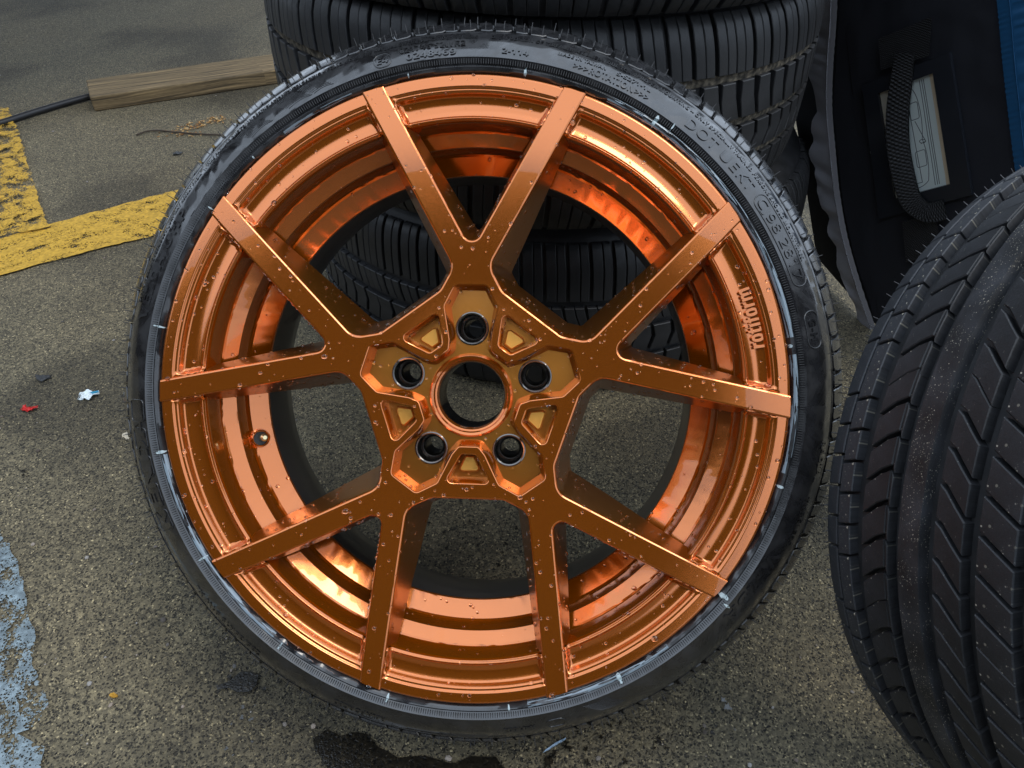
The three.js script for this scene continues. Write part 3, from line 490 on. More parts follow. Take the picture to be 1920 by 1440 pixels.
// ------------------------------------------------------------------ stack of used tyres lying flat
function stackTyre(label, R, W, y0, cx, F, N, style, b0 = 0.3) {
  const o = thing('stacked_tyre', label, 'tyre', 'used tyres in the stack');
  o.rotation.x = -Math.PI / 2; o.position.set(cx, y0 + W / 2, -(F + R));          // axis z of the tyre points up
  const half = W / 2, rOf = (w) => R - 0.004 * (w / half) ** 2 - 0.016 * Math.abs(w / half) ** 7;
  tyreBody(o, rOf, W, 0.0075, [[R - 0.030, 0.003 * b0], [R - 0.052, 0.009 * b0], [R - 0.085, 0.012 * b0], [R - 0.118, 0.008 * b0], [R - 0.136, -0.006], [R - 0.150, -0.016]], rubber);
  // local angle -90 deg faces the camera
  treadRows(o, style(half), N, -Math.PI * 0.97, -Math.PI * 0.03, rOf, R, 0.0075, rubber);
  return o;
}
const styleB = (h) => [
  { poly: [[0.32, h * 0.47], [0.74, h * 0.47], [0.50, h * 0.80], [0.40, h * 0.99], [-0.02, h * 0.99], [0.07, h * 0.80]] },
  { poly: [[0.76, h * 0.47], [1.16, h * 0.47], [0.92, h * 0.80], [0.82, h * 0.99], [0.42, h * 0.99], [0.52, h * 0.80]] },
  { poly: [[0.06, h * 0.02], [0.90, h * 0.02], [0.52, h * 0.24], [0.36, h * 0.385], [-0.30, h * 0.385], [-0.20, h * 0.20]] },
  { poly: [[0.10, -h * 0.38], [0.92, -h * 0.38], [1.16, -h * 0.20], [1.00, -h * 0.065], [0.16, -h * 0.065], [0.34, -h * 0.20]] },
  { poly: [[0.03, -h * 0.99], [0.44, -h * 0.99], [0.47, -h * 0.80], [0.56, -h * 0.46], [0.15, -h * 0.46], [0.06, -h * 0.78]] },
  { poly: [[0.46, -h * 0.99], [0.85, -h * 0.99], [0.88, -h * 0.80], [0.97, -h * 0.46], [0.58, -h * 0.46], [0.49, -h * 0.80]] }];
const styleD = (h) => [
  { poly: [[0.06, h * 0.36], [0.50, h * 0.36], [0.47, h * 0.74], [0.40, h * 0.99], [-0.06, h * 0.99], [0.02, h * 0.74]] },
  { poly: [[0.545, h * 0.36], [0.92, h * 0.36], [0.89, h * 0.74], [0.80, h * 0.99], [0.45, h * 0.99], [0.515, h * 0.74]] },
  { poly: [[0.10, h * 0.02], [0.54, h * 0.02], [0.38, h * 0.14], [0.26, h * 0.27], [-0.16, h * 0.27], [-0.08, h * 0.14]] },
  { poly: [[0.59, h * 0.02], [0.98, h * 0.02], [0.84, h * 0.14], [0.72, h * 0.27], [0.31, h * 0.27], [0.43, h * 0.14]] },
  { poly: [[0.10, -h * 0.42], [0.94, -h * 0.42], [1.12, -h * 0.22], [1.00, -h * 0.07], [0.14, -h * 0.07], [0.30, -h * 0.22]] },
  { poly: [[0.06, -h * 0.99], [0.94, -h * 0.99], [0.90, -h * 0.50], [0.04, -h * 0.50]] }];
const stack = {
  top: stackTyre('worn black tyre lying on top of the tyre stack behind the orange wheel', 0.385, 0.215, 0.560, 0.060, 0.770, 76, styleB),
  mid: stackTyre('worn black tyre in the middle of the stack, dirt in its grooves', 0.388, 0.240, 0.3125, 0.042, 0.800, 80, styleB),
  low: stackTyre('black tyre at the bottom of the stack, resting on the asphalt', 0.440, 0.250, 0.008, 0.078, 0.863, 88, styleD, 1.9),
};
stack.mid.rotation.y = 0.02; stack.low.rotation.y = -0.012;
{ // dry dirt packed in two grooves of the middle tyre
  const h = 0.12, R = 0.388, soil = new THREE.MeshStandardMaterial({ color: linear(0.30, 0.25, 0.18), roughness: 0.95, map: noiseTexture(256, (u, v) => { const t = clamp(120 + 220 * fbm(u * 18, v * 18, 1, 4) + 40 * rnd(), 20, 255); return [t, t, t]; }) });
  for (const [w0, w1] of [[0.385, 0.47], [-0.065, 0.02], [-0.46, -0.38]]) { const g = lathe([[R - 0.0062, h * w1], [R - 0.0056, h * (w0 + w1) / 2], [R - 0.0062, h * w0]], 160, -Math.PI, 0), uv = g.attributes.uv; for (let i = 0; i < uv.count; i++) uv.setXY(i, uv.getX(i) * 8, uv.getY(i) * 8); part('groove_dirt', g, soil, stack.mid); }
}

// ------------------------------------------------------------------ the upright tyre at the right
{
  const R = 0.31, o = thing('leaning_tyre', 'worn black tyre leaning beside the orange wheel, wide tread grooves sprinkled with grit', 'tyre');
  const psi = 1.267, phi = 0.575, a = V3(Math.cos(psi) * Math.cos(phi), Math.sin(phi), Math.sin(psi) * Math.cos(phi));
  o.position.set(0.574, 0.311, -0.374); const X = V3(0, 1, 0).addScaledVector(a, -a.y).normalize(), Y = a.clone().cross(X); o.quaternion.setFromRotationMatrix(new THREE.Matrix4().makeBasis(X, Y, a));
  const rOf = (w) => R - 0.001 * (w / 0.1) ** 2 - 0.0085 * clamp(Math.abs(w) / 0.111, 0, 1.1) ** 6;
  tyreBody(o, rOf, 0.220, 0.008, [[R - 0.028, 0.003], [R - 0.048, 0.008], [R - 0.065, 0.008], [R - 0.078, 0.001], [R - 0.088, -0.008]], rubber, 240);
  const v = V3(0, CAM_H, 0).sub(o.position), ang = Math.atan2(v.dot(Y), v.dot(X)), N = 80;      // the side of the tread that faces the viewpoint
  const rows = [
    { name: 'shoulder_block', poly: [[0.20, -0.1108], [1.14, -0.1108], [0.99, -0.0925], [0.05, -0.0925]] },
    { poly: [[0.30, -0.0902], [1.23, -0.0902], [1.07, -0.0750], [0.14, -0.0750]] },
    { poly: [[0.72, -0.0610], [1.58, -0.0610], [1.12, -0.0470], [0.93, -0.0375], [0.07, -0.0375], [0.25, -0.0470]] },
    { poly: [[0.08, -0.0368], [0.94, -0.0368], [1.14, -0.0345], [0.28, -0.0345]] },
    { poly: [[0.05, 0.0055], [0.95, 0.0055], [1.06, 0.0110], [1.42, 0.0200], [1.74, 0.0280], [0.88, 0.0280], [0.57, 0.0200], [0.20, 0.0110]] },
    { poly: [[0.05, 0.0385], [0.93, 0.0385], [1.52, 0.0640], [0.64, 0.0640]] },
  ];
  treadRows(o, rows, N, ang - 1.6, ang + 1.6, rOf, R, 0.008, treadRubber);
  treadRows(o, [{ name: 'shoulder_block', poly: [[0.04, 0.0715], [0.93, 0.0715], [0.93, 0.1108], [0.04, 0.1108]] }], 60, ang - 1.4, ang + 1.4, rOf, R, 0.008, treadRubber);
  ribRing(o, 'centre_rib', -0.0250, -0.0052, rOf, 0.008, treadRubber);
  const hl = []; for (let i = 0; i < 90; i++) { const t = ang + lerp(-1.5, 1.5, i / 90) + rr(-0.01, 0.01), w = -0.1085 + rr(-0.002, 0.002), r = rOf(-0.108) - 0.001; hl.push([V3(r * Math.cos(t), r * Math.sin(t), w), V3(Math.cos(t), Math.sin(t), rr(-0.5, -0.1))]); }
  hairs(hl, 0.0055, new THREE.MeshStandardMaterial({ color: linear(0.05, 0.05, 0.055), roughness: 0.5 }), o);
}

// ------------------------------------------------------------------ black fabric bag between stack and upright tyre
{
  const o = thing('fabric_bag', 'black fabric storage bag with grey and blue edging, web handle and clear card pocket', 'bag');
  const BL = V3(0.622, 0.004, -1.043), TL = V3(0.452, 0.494, -1.151), BR = V3(0.775, 0.0, -0.800);
  const eV = TL.clone().sub(BL), eU = BR.clone().sub(BL); const N = eU.clone().cross(eV).normalize(); if (N.z < 0) N.negate();
  const at = (px, py, h = 0) => onPlane(px, py, BL, N).addScaledVector(N, h);
  const weave = noiseTexture(256, (u, v, i, j) => { const t = 30 + 26 * (((i + j) >> 1) & 1) + 14 * rnd(); return [t, t, t * 1.1]; });
  const bagCloth = new THREE.MeshStandardMaterial({ color: linear(0.42, 0.44, 0.52), map: weave, roughness: 0.9 });
  const webbing = new THREE.MeshStandardMaterial({ color: linear(0.05, 0.05, 0.056), roughness: 0.7, map: noiseTexture(64, (u, v) => { const t = 130 + 110 * Math.sin(u * 25.13) * Math.sin(v * 25.13); return [t, t, t]; }), bumpMap: noiseTexture(64, (u, v) => { const t = 127 + 120 * Math.sin(u * 25.13) * Math.sin(v * 25.13); return [t, t, t]; }, false), bumpScale: 0.002 });
  const greyTape = new THREE.MeshStandardMaterial({ color: linear(0.8, 0.8, 0.88), roughness: 0.5, map: noiseTexture(256, (u, v) => { const t = clamp(205 + 60 * fbm(u * 30, v * 30, 4, 3), 0, 255); return [t, t, t]; }) });
  const blueTape = new THREE.MeshStandardMaterial({ color: linear(0.008, 0.075, 0.18), roughness: 0.5 });
  const vinyl = new THREE.MeshPhysicalMaterial({ color: linear(0.02, 0.022, 0.028), roughness: 0.26, bumpMap: rubberBump, bumpScale: 0.0003 });
  const quad = (c, nu, nv, disp, flipUv = 1) => { const pos = [], uv = [], idx = []; for (let j = 0; j <= nv; j++) for (let i = 0; i <= nu; i++) { const u = i / nu, v = j / nv, p = c[0].clone().lerp(c[1], u).lerp(c[3].clone().lerp(c[2], u), v); const d = disp(u, v); p.addScaledVector(N, d); pos.push(p.x, p.y, p.z); uv.push(u * flipUv, v * flipUv); } for (let j = 0; j < nv; j++) for (let i = 0; i < nu; i++) { const p = j * (nu + 1) + i, q = p + nu + 1; idx.push(p, p + 1, q, q, p + 1, q + 1); } return geoFrom(pos, idx, uv); };
  const tL = at(1572, -60), tR = at(1868, -60), bR = at(1960, 560), bL = at(1650, 618);
  const edgeL = [[1576, -60], [1572, 40], [1566, 120], [1564, 200], [1570, 280], [1578, 360], [1592, 440], [1614, 520], [1646, 616]].map(([x, y]) => at(x, y)), edgeR = [[1870, -60], [1876, 30], [1884, 120], [1894, 210], [1906, 310], [1925, 420], [1962, 560]].map(([x, y]) => at(x, y));
  { const cl = new THREE.CatmullRomCurve3(edgeL), cr = new THREE.CatmullRomCurve3(edgeR), pos = [], uv = [], idx = []; for (let j = 0; j <= 60; j++) for (let i = 0; i <= 40; i++) { const u = i / 40, t = j / 60, p = cl.getPoint(t).lerp(cr.getPoint(t), u).addScaledVector(N, 0.004 * fbm(u * 5, t * 6, 2, 3)); pos.push(p.x, p.y, p.z); uv.push(u * 20, t * 40); } for (let j = 0; j < 60; j++) for (let i = 0; i < 40; i++) { const p = j * 41 + i, q = p + 41; idx.push(p, p + 1, q, q, p + 1, q + 1); } part('front_panel', geoFrom(pos, idx, uv), bagCloth, o); }
  const back = N.clone().multiplyScalar(-0.1).add(V3(-0.13, 0.0, -0.16)); const s = (p) => p.clone().add(back);
  for (const [n, c] of [['side_panel', [s(bL), bL, tL, s(tL)]], ['side_panel', [bR, s(bR), s(tR), tR]], ['back_panel', [s(bR), s(bL), s(tL), s(tR)]], ['top_panel', [tL, tR, s(tR), s(tL)]], ['base_panel', [s(bL), s(bR), bR, bL]]]) part(n, quad(c, 4, 4, () => 0), bagCloth, o);
  const tape = (name, path, w, mat, wave, side) => {           // folded strip with a puckered free edge
    const C = new THREE.CatmullRomCurve3(path), n = 90, pos = [], uv = [], idx = [];
    for (let i = 0; i <= n; i++) { const t = i / n, p = C.getPoint(t), T = C.getTangent(t), S = T.clone().cross(N).normalize().multiplyScalar(side); const pk = 0.5 + 0.5 * fbm(t * 9, 1.3, 2.2, 2) * 2.4, fl = wave * pk; const rowsW = [0, 0.3, 0.34, 0.7, 1]; rowsW.forEach((k, j) => { const q = p.clone().addScaledVector(S, k * w * (k > 0.34 ? 1 + fl : 1)).addScaledVector(N, (k < 0.32 ? 0.004 : 0.003 - 0.012 * (k - 0.3)) + (k > 0.4 ? 0.006 * wave * fbm(t * 26, k * 3, 5, 2) * 2 : 0.0006 * Math.sin(t * 260))); pos.push(q.x, q.y, q.z); uv.push(t * 30, k); }); }
    for (let i = 0; i < n; i++) for (let j = 0; j < 4; j++) { const p = i * 5 + j, q = p + 5; idx.push(p, p + 1, q, q, p + 1, q + 1); }
    const m = part(name, geoFrom(pos, idx, uv), mat, o); m.material.side = THREE.DoubleSide; m.userData.label = name === 'edge_binding' && mat === blueTape ? 'blue stitched edge binding' : 'grey puckered edge binding';
    const st = []; for (let i = 0; i < 130; i++) { const t = (i + 0.5) / 130, p = C.getPoint(t), T = C.getTangent(t), S = T.clone().cross(N).normalize().multiplyScalar(side); p.addScaledVector(S, w * 0.29).addScaledVector(N, 0.0045); const c = new THREE.BoxGeometry(0.0008, 0.0028, 0.0008); c.applyQuaternion(new THREE.Quaternion().setFromUnitVectors(V3(0, 1, 0), T)); c.translate(p.x, p.y, p.z); st.push(c); }
    const sm = part('stitching', mergeGeometries(st), mat, m); sm.userData.kind = 'stuff';
  };
  tape('edge_binding', edgeL, 0.036, greyTape, 1, 1);
  tape('edge_binding', [[1868, -50], [1876, 30], [1884, 120], [1894, 210], [1906, 310], [1920, 400]].map(([x, y]) => at(x, y)), 0.05, blueTape, 0.8, -1);
  // card pocket: vinyl frame, printed card behind a clear film
  const oc = [[1654, 408], [1828, 362], [1787, 96], [1622, 156]].map(([x, y]) => at(x, y, 0.006)), ic = [[1684, 369], [1789, 341], [1757, 133], [1654, 172]].map(([x, y]) => at(x, y, 0.0065));
  const fr = part('card_pocket', (() => { const pos = [], idx = []; const add = (p) => { pos.push(p.x, p.y, p.z); }; const lay = [[oc, -0.004], [oc, 0.001], [ic, 0.0022], [ic, -0.002]]; for (const [c, h] of lay) for (const p of c) add(p.clone().addScaledVector(N, h)); for (let l = 0; l < 3; l++) for (let i = 0; i < 4; i++) { const j = (i + 1) % 4, p = l * 4 + i, q = l * 4 + j; idx.push(p, q, p + 4, p + 4, q, q + 4); } return crease(geoFrom(pos, idx), 0.3); })(), vinyl, o);
  const card = document.createElement('canvas'); card.width = 256; card.height = 512; const g = card.getContext('2d');
  g.fillStyle = '#e2ecea'; g.fillRect(0, 0, 256, 512); g.fillStyle = '#d5cfbf'; g.fillRect(0, 0, 62, 512); g.fillStyle = '#e6d3b4'; g.fillRect(232, 0, 24, 512); g.strokeStyle = '#2b3338'; g.lineWidth = 2.5;
  for (const x of [186, 196, 204]) { g.beginPath(); g.moveTo(x, 10); g.lineTo(x, 500); g.stroke(); }
  g.beginPath(); g.moveTo(40, 30); g.bezierCurveTo(20, 80, 14, 180, 22, 270); g.bezierCurveTo(10, 330, 16, 430, 40, 480); g.bezierCurveTo(80, 500, 130, 500, 160, 470); g.bezierCurveTo(174, 400, 172, 330, 160, 270); g.bezierCurveTo(176, 190, 172, 80, 150, 40); g.bezierCurveTo(110, 16, 70, 16, 40, 30); g.stroke();
  for (const [x, y, w, h] of [[28, 110, 34, 66], [124, 96, 38, 76], [30, 330, 34, 66], [120, 320, 44, 76]]) { g.beginPath(); g.roundRect ? g.roundRect(x, y, w, h, 8) : g.rect(x, y, w, h); g.stroke(); }
  g.beginPath(); g.moveTo(70, 60); g.lineTo(120, 60); g.lineTo(132, 470); g.lineTo(62, 470); g.closePath(); g.moveTo(140, 180); g.lineTo(172, 280); g.moveTo(150, 290); g.ellipse(160, 280, 14, 8, 0.3, 0, 6.28); g.stroke();
  const ct = new THREE.CanvasTexture(card); ct.colorSpace = THREE.SRGBColorSpace;
  part('printed_card', quad(ic.map((p) => p.clone().addScaledVector(N, -0.002)), 2, 2, () => 0), new THREE.MeshStandardMaterial({ map: ct, roughness: 0.6 }), fr);
  part('clear_film', quad(ic.map((p) => p.clone().addScaledVector(N, 0.0008)), 10, 14, (u, v) => 0.0008 * fbm(u * 4, v * 6, 1, 2)), new THREE.MeshPhysicalMaterial({ transmission: 1, thickness: 0, roughness: 0.06, ior: 1.45 }), fr);
  const disc = part('white_tab', new THREE.CircleGeometry(0.012, 20), new THREE.MeshStandardMaterial({ color: linear(0.7, 0.72, 0.7), roughness: 0.6 }), fr); disc.position.copy(at(1642, 278, 0.004)); disc.lookAt(disc.position.clone().add(N)); disc.scale.set(0.5, 1, 1);
  // web handle
  const strap = (name, path, w, lift) => { const C = new THREE.CatmullRomCurve3(path), n = 40, pos = [], uv = [], idx = []; for (let i = 0; i <= n; i++) { const t = i / n, p = C.getPoint(t), T = C.getTangent(t), S = T.clone().cross(N).normalize(); const tw = lift(t), D = S.clone().multiplyScalar(Math.cos(tw)).addScaledVector(N, Math.sin(tw)); [[-1, 0], [-0.9, 1], [0, 1.5], [0.9, 1], [1, 0], [0, -1]].forEach(([k, h], j) => { const q = p.clone().addScaledVector(D, k * w / 2).addScaledVector(N, h * 0.0012); pos.push(q.x, q.y, q.z); uv.push(t * 14, j / 3); }); } for (let i = 0; i < n; i++) for (let j = 0; j < 6; j++) { const p = i * 6 + j, q = i * 6 + (j + 1) % 6; idx.push(p, q, p + 6, p + 6, q, q + 6); } return part(name, geoFrom(pos, idx, uv), webbing, o); };
  strap('handle', [[1704, 95, .008], [1702, 140, .012], [1698, 200, .016], [1700, 262, .018], [1710, 320, .018], [1724, 370, .016], [1748, 392, .012], [1780, 388, .008]].map(([x, y, h]) => at(x, y, h)), 0.030, (t) => 0.5 * Math.sin(t * 3.1));
  part('handle_patch', quad([at(1659, 128, .006), at(1750, 101, .006), at(1755, 27, .006), at(1654, 69, .006)], 6, 6, () => 0.002, 4), webbing, o);
  part('handle_patch', quad([at(1705, 488, .006), at(1775, 470, .006), at(1760, 395, .006), at(1698, 412, .006)], 6, 6, () => 0.002, 4), webbing, o);
}

// ------------------------------------------------------------------ plank, hose, twig and litter
{
  const FL = onLevel(178, 210), FR = onLevel(512, 159), d = FR.clone().sub(FL).normalize(), len = 0.95, h = 0.039, wd = 0.165;
  const grain = (() => { const c = noiseTexture(512, (u, v) => { const n = fbm(u * 3, v * 34 + fbm(u * 2, v * 4, 1, 2) * 4, 3, 4), k = fbm(u * 40, v * 180, 8, 2); const t = clamp(150 + 150 * n + 40 * k, 40, 235); return [t, t * 0.9, t * 0.72]; }); return c; })();
  const g = new RoundedBoxGeometry(len, h, wd, 2, 0.004); const p = g.attributes.position, uv = []; for (let i = 0; i < p.count; i++) { const x = p.getX(i), y = p.getY(i), z = p.getZ(i); uv.push(x * 1.6, (z + y * 1.3) * 4.5); p.setY(i, y + 0.0012 * fbm(x * 20, z * 30, 3, 2)); } g.setAttribute('uv', new THREE.Float32BufferAttribute(uv, 2));
  const m = solo('wooden_plank', g, new THREE.MeshStandardMaterial({ map: grain, color: linear(0.55, 0.48, 0.38), roughness: 0.85, bumpMap: grain, bumpScale: 0.0012 }), 'weathered wooden plank lying on the asphalt, one end against the tyre stack', 'plank');
  m.rotation.y = Math.atan2(-d.z, d.x); const c = FL.clone().addScaledVector(d, len / 2).add(V3(d.z, 0, -d.x).multiplyScalar(-1 * -wd / 2)); m.position.set(c.x, h / 2 + 0.001, c.z);
  const P = [[-120, 262], [0, 231], [60, 212], [120, 194], [172, 180], [200, 172]].map(([x, y], i) => onLevel(x, y, 0.0095)); 
  solo('black_hose', new THREE.TubeGeometry(new THREE.CatmullRomCurve3(P), 60, 0.0088, 12), new THREE.MeshStandardMaterial({ color: linear(0.018, 0.018, 0.02), roughness: 0.45 }), 'black rubber hose running to the end of the wooden plank', 'hose');
  const tw = [[256, 253], [276, 246], [300, 245], [330, 248], [370, 251], [412, 253], [440, 254]].map(([x, y], i) => onLevel(x, y, 0.004 + 0.001 * (i % 2)));
  solo('dry_twig', new THREE.TubeGeometry(new THREE.CatmullRomCurve3(tw), 40, 0.0022, 6), new THREE.MeshStandardMaterial({ color: linear(0.05, 0.035, 0.025), roughness: 0.8 }), 'thin dark dry twig lying among brown leaf crumbs', 'twig');
  const crumbs = []; const leafM = [linear(0.35, 0.17, 0.05), linear(0.5, 0.27, 0.08), linear(0.22, 0.1, 0.03), linear(0.6, 0.4, 0.18)];
  for (let i = 0; i < 170; i++) { const t = rnd(), far = rnd() < 0.75; const c = far ? onLevel(lerp(338, 425, t) + rr(-10, 10), lerp(242, 222, t) + rr(-5, 7)) : onLevel(rr(296, 378), rr(247, 258)); const q = new THREE.TetrahedronGeometry(rr(0.0025, 0.006), 0); q.scale(1, 0.35, rr(0.4, 0.9)); q.rotateY(rnd() * 6.3); q.rotateX(rr(-0.4, 0.4)); q.translate(c.x, 0.003, c.z); const col = leafM[(rnd() * 4) | 0], cc = []; for (let k = 0; k < q.attributes.position.count; k++) cc.push(col.r, col.g, col.b); q.setAttribute('color', new THREE.Float32BufferAttribute(cc, 3)); crumbs.push(q); }
  const lc = solo('leaf_crumbs', mergeGeometries(crumbs), new THREE.MeshStandardMaterial({ vertexColors: true, roughness: 0.9 }), 'orange brown leaf crumbs scattered beside the twig', 'leaf litter'); lc.userData.kind = 'stuff';
}
function scrap(name, px, py, outline, size, hgt, mat, label, category, n) {       // crumpled thin piece with thickness
  const sh = outline.map(([x, y]) => V2(x * size, y * size)), top = fill(sh, [], (x, y) => hgt * (0.5 + 1.6 * fbm(x / size * 2.1, y / size * 2.1, n, 2)) + 0.0012, size * 0.25), low = top.clone(); low.translate(0, 0, -0.0008);
  const edge = loft([sh.map((p) => V3(p.x, p.y, hgt * (0.5 + 1.6 * fbm(p.x / size * 2.1, p.y / size * 2.1, n, 2)) + 0.0012)), sh.map((p) => V3(p.x, p.y, hgt * (0.5 + 1.6 * fbm(p.x / size * 2.1, p.y / size * 2.1, n, 2)) + 0.0004))]);
  const g = crease(mergeGeometries([bare(top), bare(low), bare(edge)]), 0.5); g.computeVertexNormals(); g.rotateX(-Math.PI / 2); const m = solo(name, g, mat, label, category); m.position.copy(onLevel(px, py, 0.0005)); return m;
}
const plastic = (r, g, b, ro = 0.4) => new THREE.MeshPhysicalMaterial({ color: linear(r, g, b), roughness: ro, side: THREE.DoubleSide });
scrap('plastic_scrap', 57, 768, [[-1, -0.55], [0.2, -0.7], [0.95, -0.25], [1, 0.5], [0.75, 0.75], [0.6, 0.2], [-0.1, 0.1], [-0.6, 0.15], [-0.75, 0.6], [-1, 0.5]], 0.0105, 0.006, plastic(0.55, 0.012, 0.01), 'small broken red plastic piece lying on the asphalt', 'plastic scrap', 1);
{
  const w = scrap('paper_scrap', 168, 742, [[-1, -0.1], [-0.5, 0.75], [0, 0.5], [0.35, 0.25], [0.95, 0.3], [1.05, 0.05], [0.6, -0.3], [0.35, -0.85], [-0.1, -0.7], [-0.8, -0.75], [-0.6, -0.2]], 0.0155, 0.006, plastic(0.72, 0.8, 0.84, 0.6), 'torn white wrapper scrap with a blue corner on the asphalt', 'paper scrap', 4);
  const b = fill([V2(0.1, 0.05), V2(0.9, 0.3), V2(1.06, 0.06), V2(0.55, -0.22)].map((p) => p.multiplyScalar(0.0155)), [], () => 0.0068, 0); b.rotateX(-Math.PI / 2); part('blue_corner', b, plastic(0.03, 0.25, 0.42), w);
}
scrap('rubber_scrap', 80, 710, [[-1, 0.5], [-0.2, 0.3], [0.5, 0.35], [1, 0.1], [0.6, -0.3], [0.3, -0.7], [-0.3, -0.45], [-0.7, 0.1]], 0.015, 0.004, plastic(0.03, 0.032, 0.035, 0.6), 'dark grey torn scrap lying near the red plastic piece', 'rubber scrap', 7);
scrap('dry_leaf', 214, 1306, [[-1, 0.3], [-0.2, 0.6], [0.7, 0.2], [1, -0.3], [0.3, -0.5], [-0.6, -0.2]], 0.0055, 0.003, plastic(0.5, 0.27, 0.03, 0.7), 'tiny yellow leaf piece alone on the asphalt', 'leaf', 9);
scrap('stone_chip', 244, 820, [[-1, 0.3], [-0.3, 0.8], [0.8, 0.6], [1, -0.2], [0.4, -0.8], [-0.7, -0.6]], 0.011, 0.007, plastic(0.55, 0.5, 0.4, 0.9), 'pale cream stone chip half under the wheel tyre edge', 'stone', 11);
scrap('grey_pebble', 334, 290, [[-1, -0.2], [-0.6, 0.5], [0.3, 0.6], [1, 0.35], [0.5, -0.1], [-0.2, -0.6], [-0.8, -0.6]], 0.0125, 0.006, plastic(0.07, 0.075, 0.08, 0.8), 'small smooth grey pebble on the asphalt near the twig', 'pebble', 12);
scrap('foil_scrap', 1040, 1402, [[-1, -0.5], [0.9, 0.6], [1, 0.75], [0.2, 0.35], [-0.7, -0.2]], 0.012, 0.003, plastic(0.35, 0.48, 0.62, 0.3), 'thin bluish sliver of film on the damp asphalt under the wheel', 'plastic film', 15);

// loose grit
{
  const gs = []; for (let i = 0; i < 420; i++) { const c = onLevel(rr(-40, 1900), rr(60, 1440) , 0); if (c.x > 0.3 && c.z > -0.7) { if (rnd() < 0.3) continue; } const r = 0.0008 + 0.0026 * rnd() ** 3, g = new THREE.IcosahedronGeometry(r, 0); g.scale(rr(0.8, 1.4), rr(0.5, 0.8), 1); g.rotateY(rnd() * 6); g.translate(c.x, r * 0.4, c.z); const t = rr(0.08, 0.4), w = rr(0.8, 0.95), cc = []; for (let k = 0; k < g.attributes.position.count; k++) cc.push(t, t * w, t * w * w); g.setAttribute('color', new THREE.Float32BufferAttribute(cc, 3)); gs.push(g); }
  const m = solo('loose_grit', mergeGeometries(gs), new THREE.MeshStandardMaterial({ vertexColors: true, roughness: 0.9 }), 'loose grit scattered over the asphalt', 'grit'); m.userData.kind = 'stuff';
}
// ------------------------------------------------------------------ water on the ground
const wet = new THREE.MeshPhysicalMaterial({ color: linear(0.09, 0.085, 0.085), map: asphalt.map, roughness: 0.3, clearcoat: 1, clearcoatRoughness: 0.03, bumpMap: asphalt.bump, bumpScale: 0.0004 });
solo('puddle', sheetGeo(sheetShape([[592, 1386], [615, 1370], [640, 1386], [660, 1376], [690, 1380], [712, 1404], [750, 1424], [800, 1420], [850, 1436], [885, 1420], [930, 1424], [965, 1470], [800, 1500], [640, 1490], [610, 1430], [595, 1410]], 0.006, 2), 0.004), wet, 'irregular dark puddle of water on the asphalt below the wheel', 'puddle');
solo('puddle', sheetGeo(sheetShape([[430, 1280], [452, 1262], [475, 1262], [486, 1270], [482, 1288], [470, 1300], [446, 1302], [430, 1294], [408, 1298], [404, 1290]], 0.004, 4), 0.004), wet, 'small splash of water on the asphalt beside the tyre edge', 'puddle');
{
  const list = []; const spot = (px, py, r) => { const c = onLevel(px, py, 0.003), n = 22, P = []; for (let i = 0; i < n; i++) { const t = i / n * 2 * Math.PI, k = r * (0.9 + 2.2 * fbm(Math.cos(t) * 1.7 + c.x * 90, Math.sin(t) * 1.7, c.z * 50, 3)); P.push(V2(c.x + Math.cos(t) * k, c.z + Math.sin(t) * k)); } { const q = sheetGeo(P, 0.003 + 0.001 * rnd()); list.push(q.index ? q.toNonIndexed() : q); }; };
  for (let i = 0; i < 46; i++) { const t = rnd(); spot(lerp(960, 1340, t) + rr(-40, 60), lerp(1400, 1318, t) + rr(-12, 70), 0.001 + 0.0042 * rnd() ** 3); }
  for (let i = 0; i < 26; i++) spot(rr(800, 1010), rr(970, 1085), 0.0008 + 0.003 * rnd() ** 3);
  for (let i = 0; i < 16; i++) spot(rr(1120, 1260), rr(850, 1010), 0.0008 + 0.002 * rnd() ** 3);
  for (let i = 0; i < 26; i++) spot(rr(420, 700), rr(1250, 1420), 0.0008 + 0.002 * rnd() ** 3);
  for (let i = 0; i < 14; i++) spot(rr(0, 60), rr(870, 940), 0.001 + 0.004 * rnd() ** 4);
  const m = solo('damp_spots', mergeGeometries(list), wet, 'dark damp spots splashed over the asphalt round the wheel', 'water spots'); m.userData.kind = 'stuff';
}

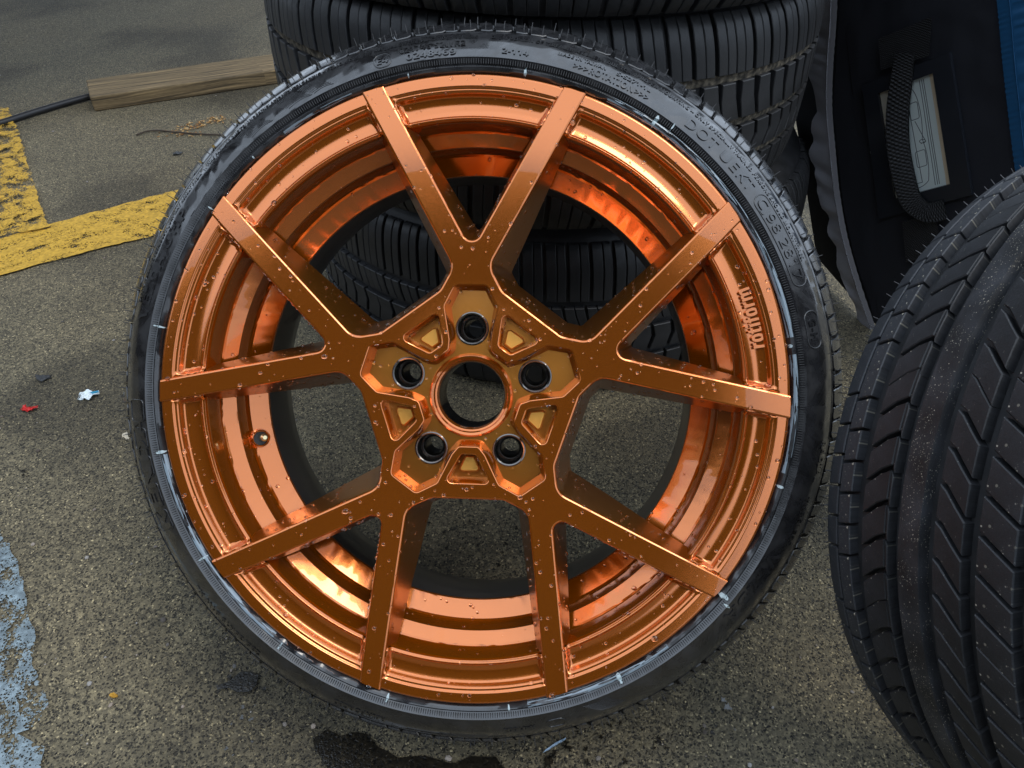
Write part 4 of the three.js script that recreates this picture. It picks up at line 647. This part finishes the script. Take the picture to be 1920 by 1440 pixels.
// ------------------------------------------------------------------ water beads on the orange wheel
{
  wheel.updateMatrixWorld(true);
  const tri = (mesh, filter) => { const p = mesh.geometry.attributes.position, ix = mesh.geometry.index, out = []; const n = ix ? ix.count : p.count; for (let i = 0; i < n; i += 3) { const q = [0, 1, 2].map((k) => V3().fromBufferAttribute(p, ix ? ix.getX(i + k) : i + k)); const nn = q[1].clone().sub(q[0]).cross(q[2].clone().sub(q[0])), A = nn.length() / 2; if (A < 1e-10) continue; nn.normalize(); if (nn.z < 0) nn.negate(); if (filter(q, nn)) out.push([A, q, nn]); } return out; };
  const pool = []; const add = (m, w, f) => { for (const t of tri(m, f)) pool.push([t[0] * w, t[1], t[2]]); };
  spokeMeshes.forEach((m) => add(m, 1, (q, n) => q[0].z > -0.058));
  add(rimRing, 0.8, (q, n) => n.z > 0.3); add(barrel, 0.35, () => true);
  let tot = 0; const cum = pool.map((t) => (tot += t[0]));
  const pick = () => { const v = rnd() * tot; let a = 0, b = cum.length - 1; while (a < b) { const m = (a + b) >> 1; if (cum[m] < v) a = m + 1; else b = m; } const [, q, n] = pool[a]; let u = rnd(), w = rnd(); if (u + w > 1) { u = 1 - u; w = 1 - w; } return [q[0].clone().addScaledVector(q[1].clone().sub(q[0]), u).addScaledVector(q[2].clone().sub(q[0]), w), n]; };
  const bead = new THREE.SphereGeometry(1, 14, 10); const COUNT = 2600, im = new THREE.InstancedMesh(bead, drop, COUNT); im.name = 'water_beads'; im.userData = { kind: 'stuff', label: 'small clear water beads scattered over the orange rim', category: 'water beads' };
  const M = new THREE.Matrix4(), Q = new THREE.Quaternion();
  for (let i = 0; i < COUNT; i++) { const [p, n] = pick(), r = 0.00045 + 0.0013 * rnd() ** 2.4; Q.setFromUnitVectors(V3(0, 0, 1), n); M.compose(p.addScaledVector(n, r * 0.2), Q, V3(r * rr(0.9, 1.15), r, r * 0.7)); im.setMatrixAt(i, M.premultiply(wheel.matrixWorld)); }
  shadow(im); scene.add(im);
  for (let i = 0; i < 34; i++) { const [p, n] = pick(), r = rr(0.0018, 0.0027); const m = solo('water_drop', bead, drop, 'large clear water drop resting on the orange rim', 'water drop', 'large drops on the orange rim'); Q.setFromUnitVectors(V3(0, 0, 1), n); M.compose(p.addScaledVector(n, r * 0.2), Q, V3(r * rr(0.9, 1.3), r, r * 0.62)).premultiply(wheel.matrixWorld); M.decompose(m.position, m.quaternion, m.scale); }
}

// ------------------------------------------------------------------ the workshop the glossy paint mirrors, behind the viewpoint
{
  const w = thing('workshop_building', 'dark workshop front behind the viewpoint, mirrored in the orange paint', 'building');
  const grey = new THREE.MeshStandardMaterial({ color: linear(0.03, 0.026, 0.024), roughness: 0.8 });
  const box = (n, x, y, z, sx, sy, sz) => { const m = part(n, new THREE.BoxGeometry(sx, sy, sz), grey, w); m.position.set(x, y, z); };
  box('wall', -2.3, 1.18, 1.9, 5.6, 2.36, 0.2); box('wall', -4.4, 1.05, -0.4, 0.2, 2.1, 4.4); box('eave', -2.3, 2.41, 1.9, 5.7, 0.1, 0.34);
  const c = thing('canopy_roof', 'flat canopy roof over the tyre stack, shading the ground behind it', 'canopy');
  const roof = part('roof_sheet', new THREE.BoxGeometry(6.0, 0.08, 5), grey, c); roof.position.set(-3.1, 2.3, -4.1);
  for (const [x, z] of [[-5.9, -6.4], [-0.3, -6.4], [-5.9, -1.9]]) { const m = part('post', new THREE.CylinderGeometry(0.05, 0.05, 2.26, 16), grey, c); m.position.set(x, 1.13, z); }
}
renderer.render(scene, camera);
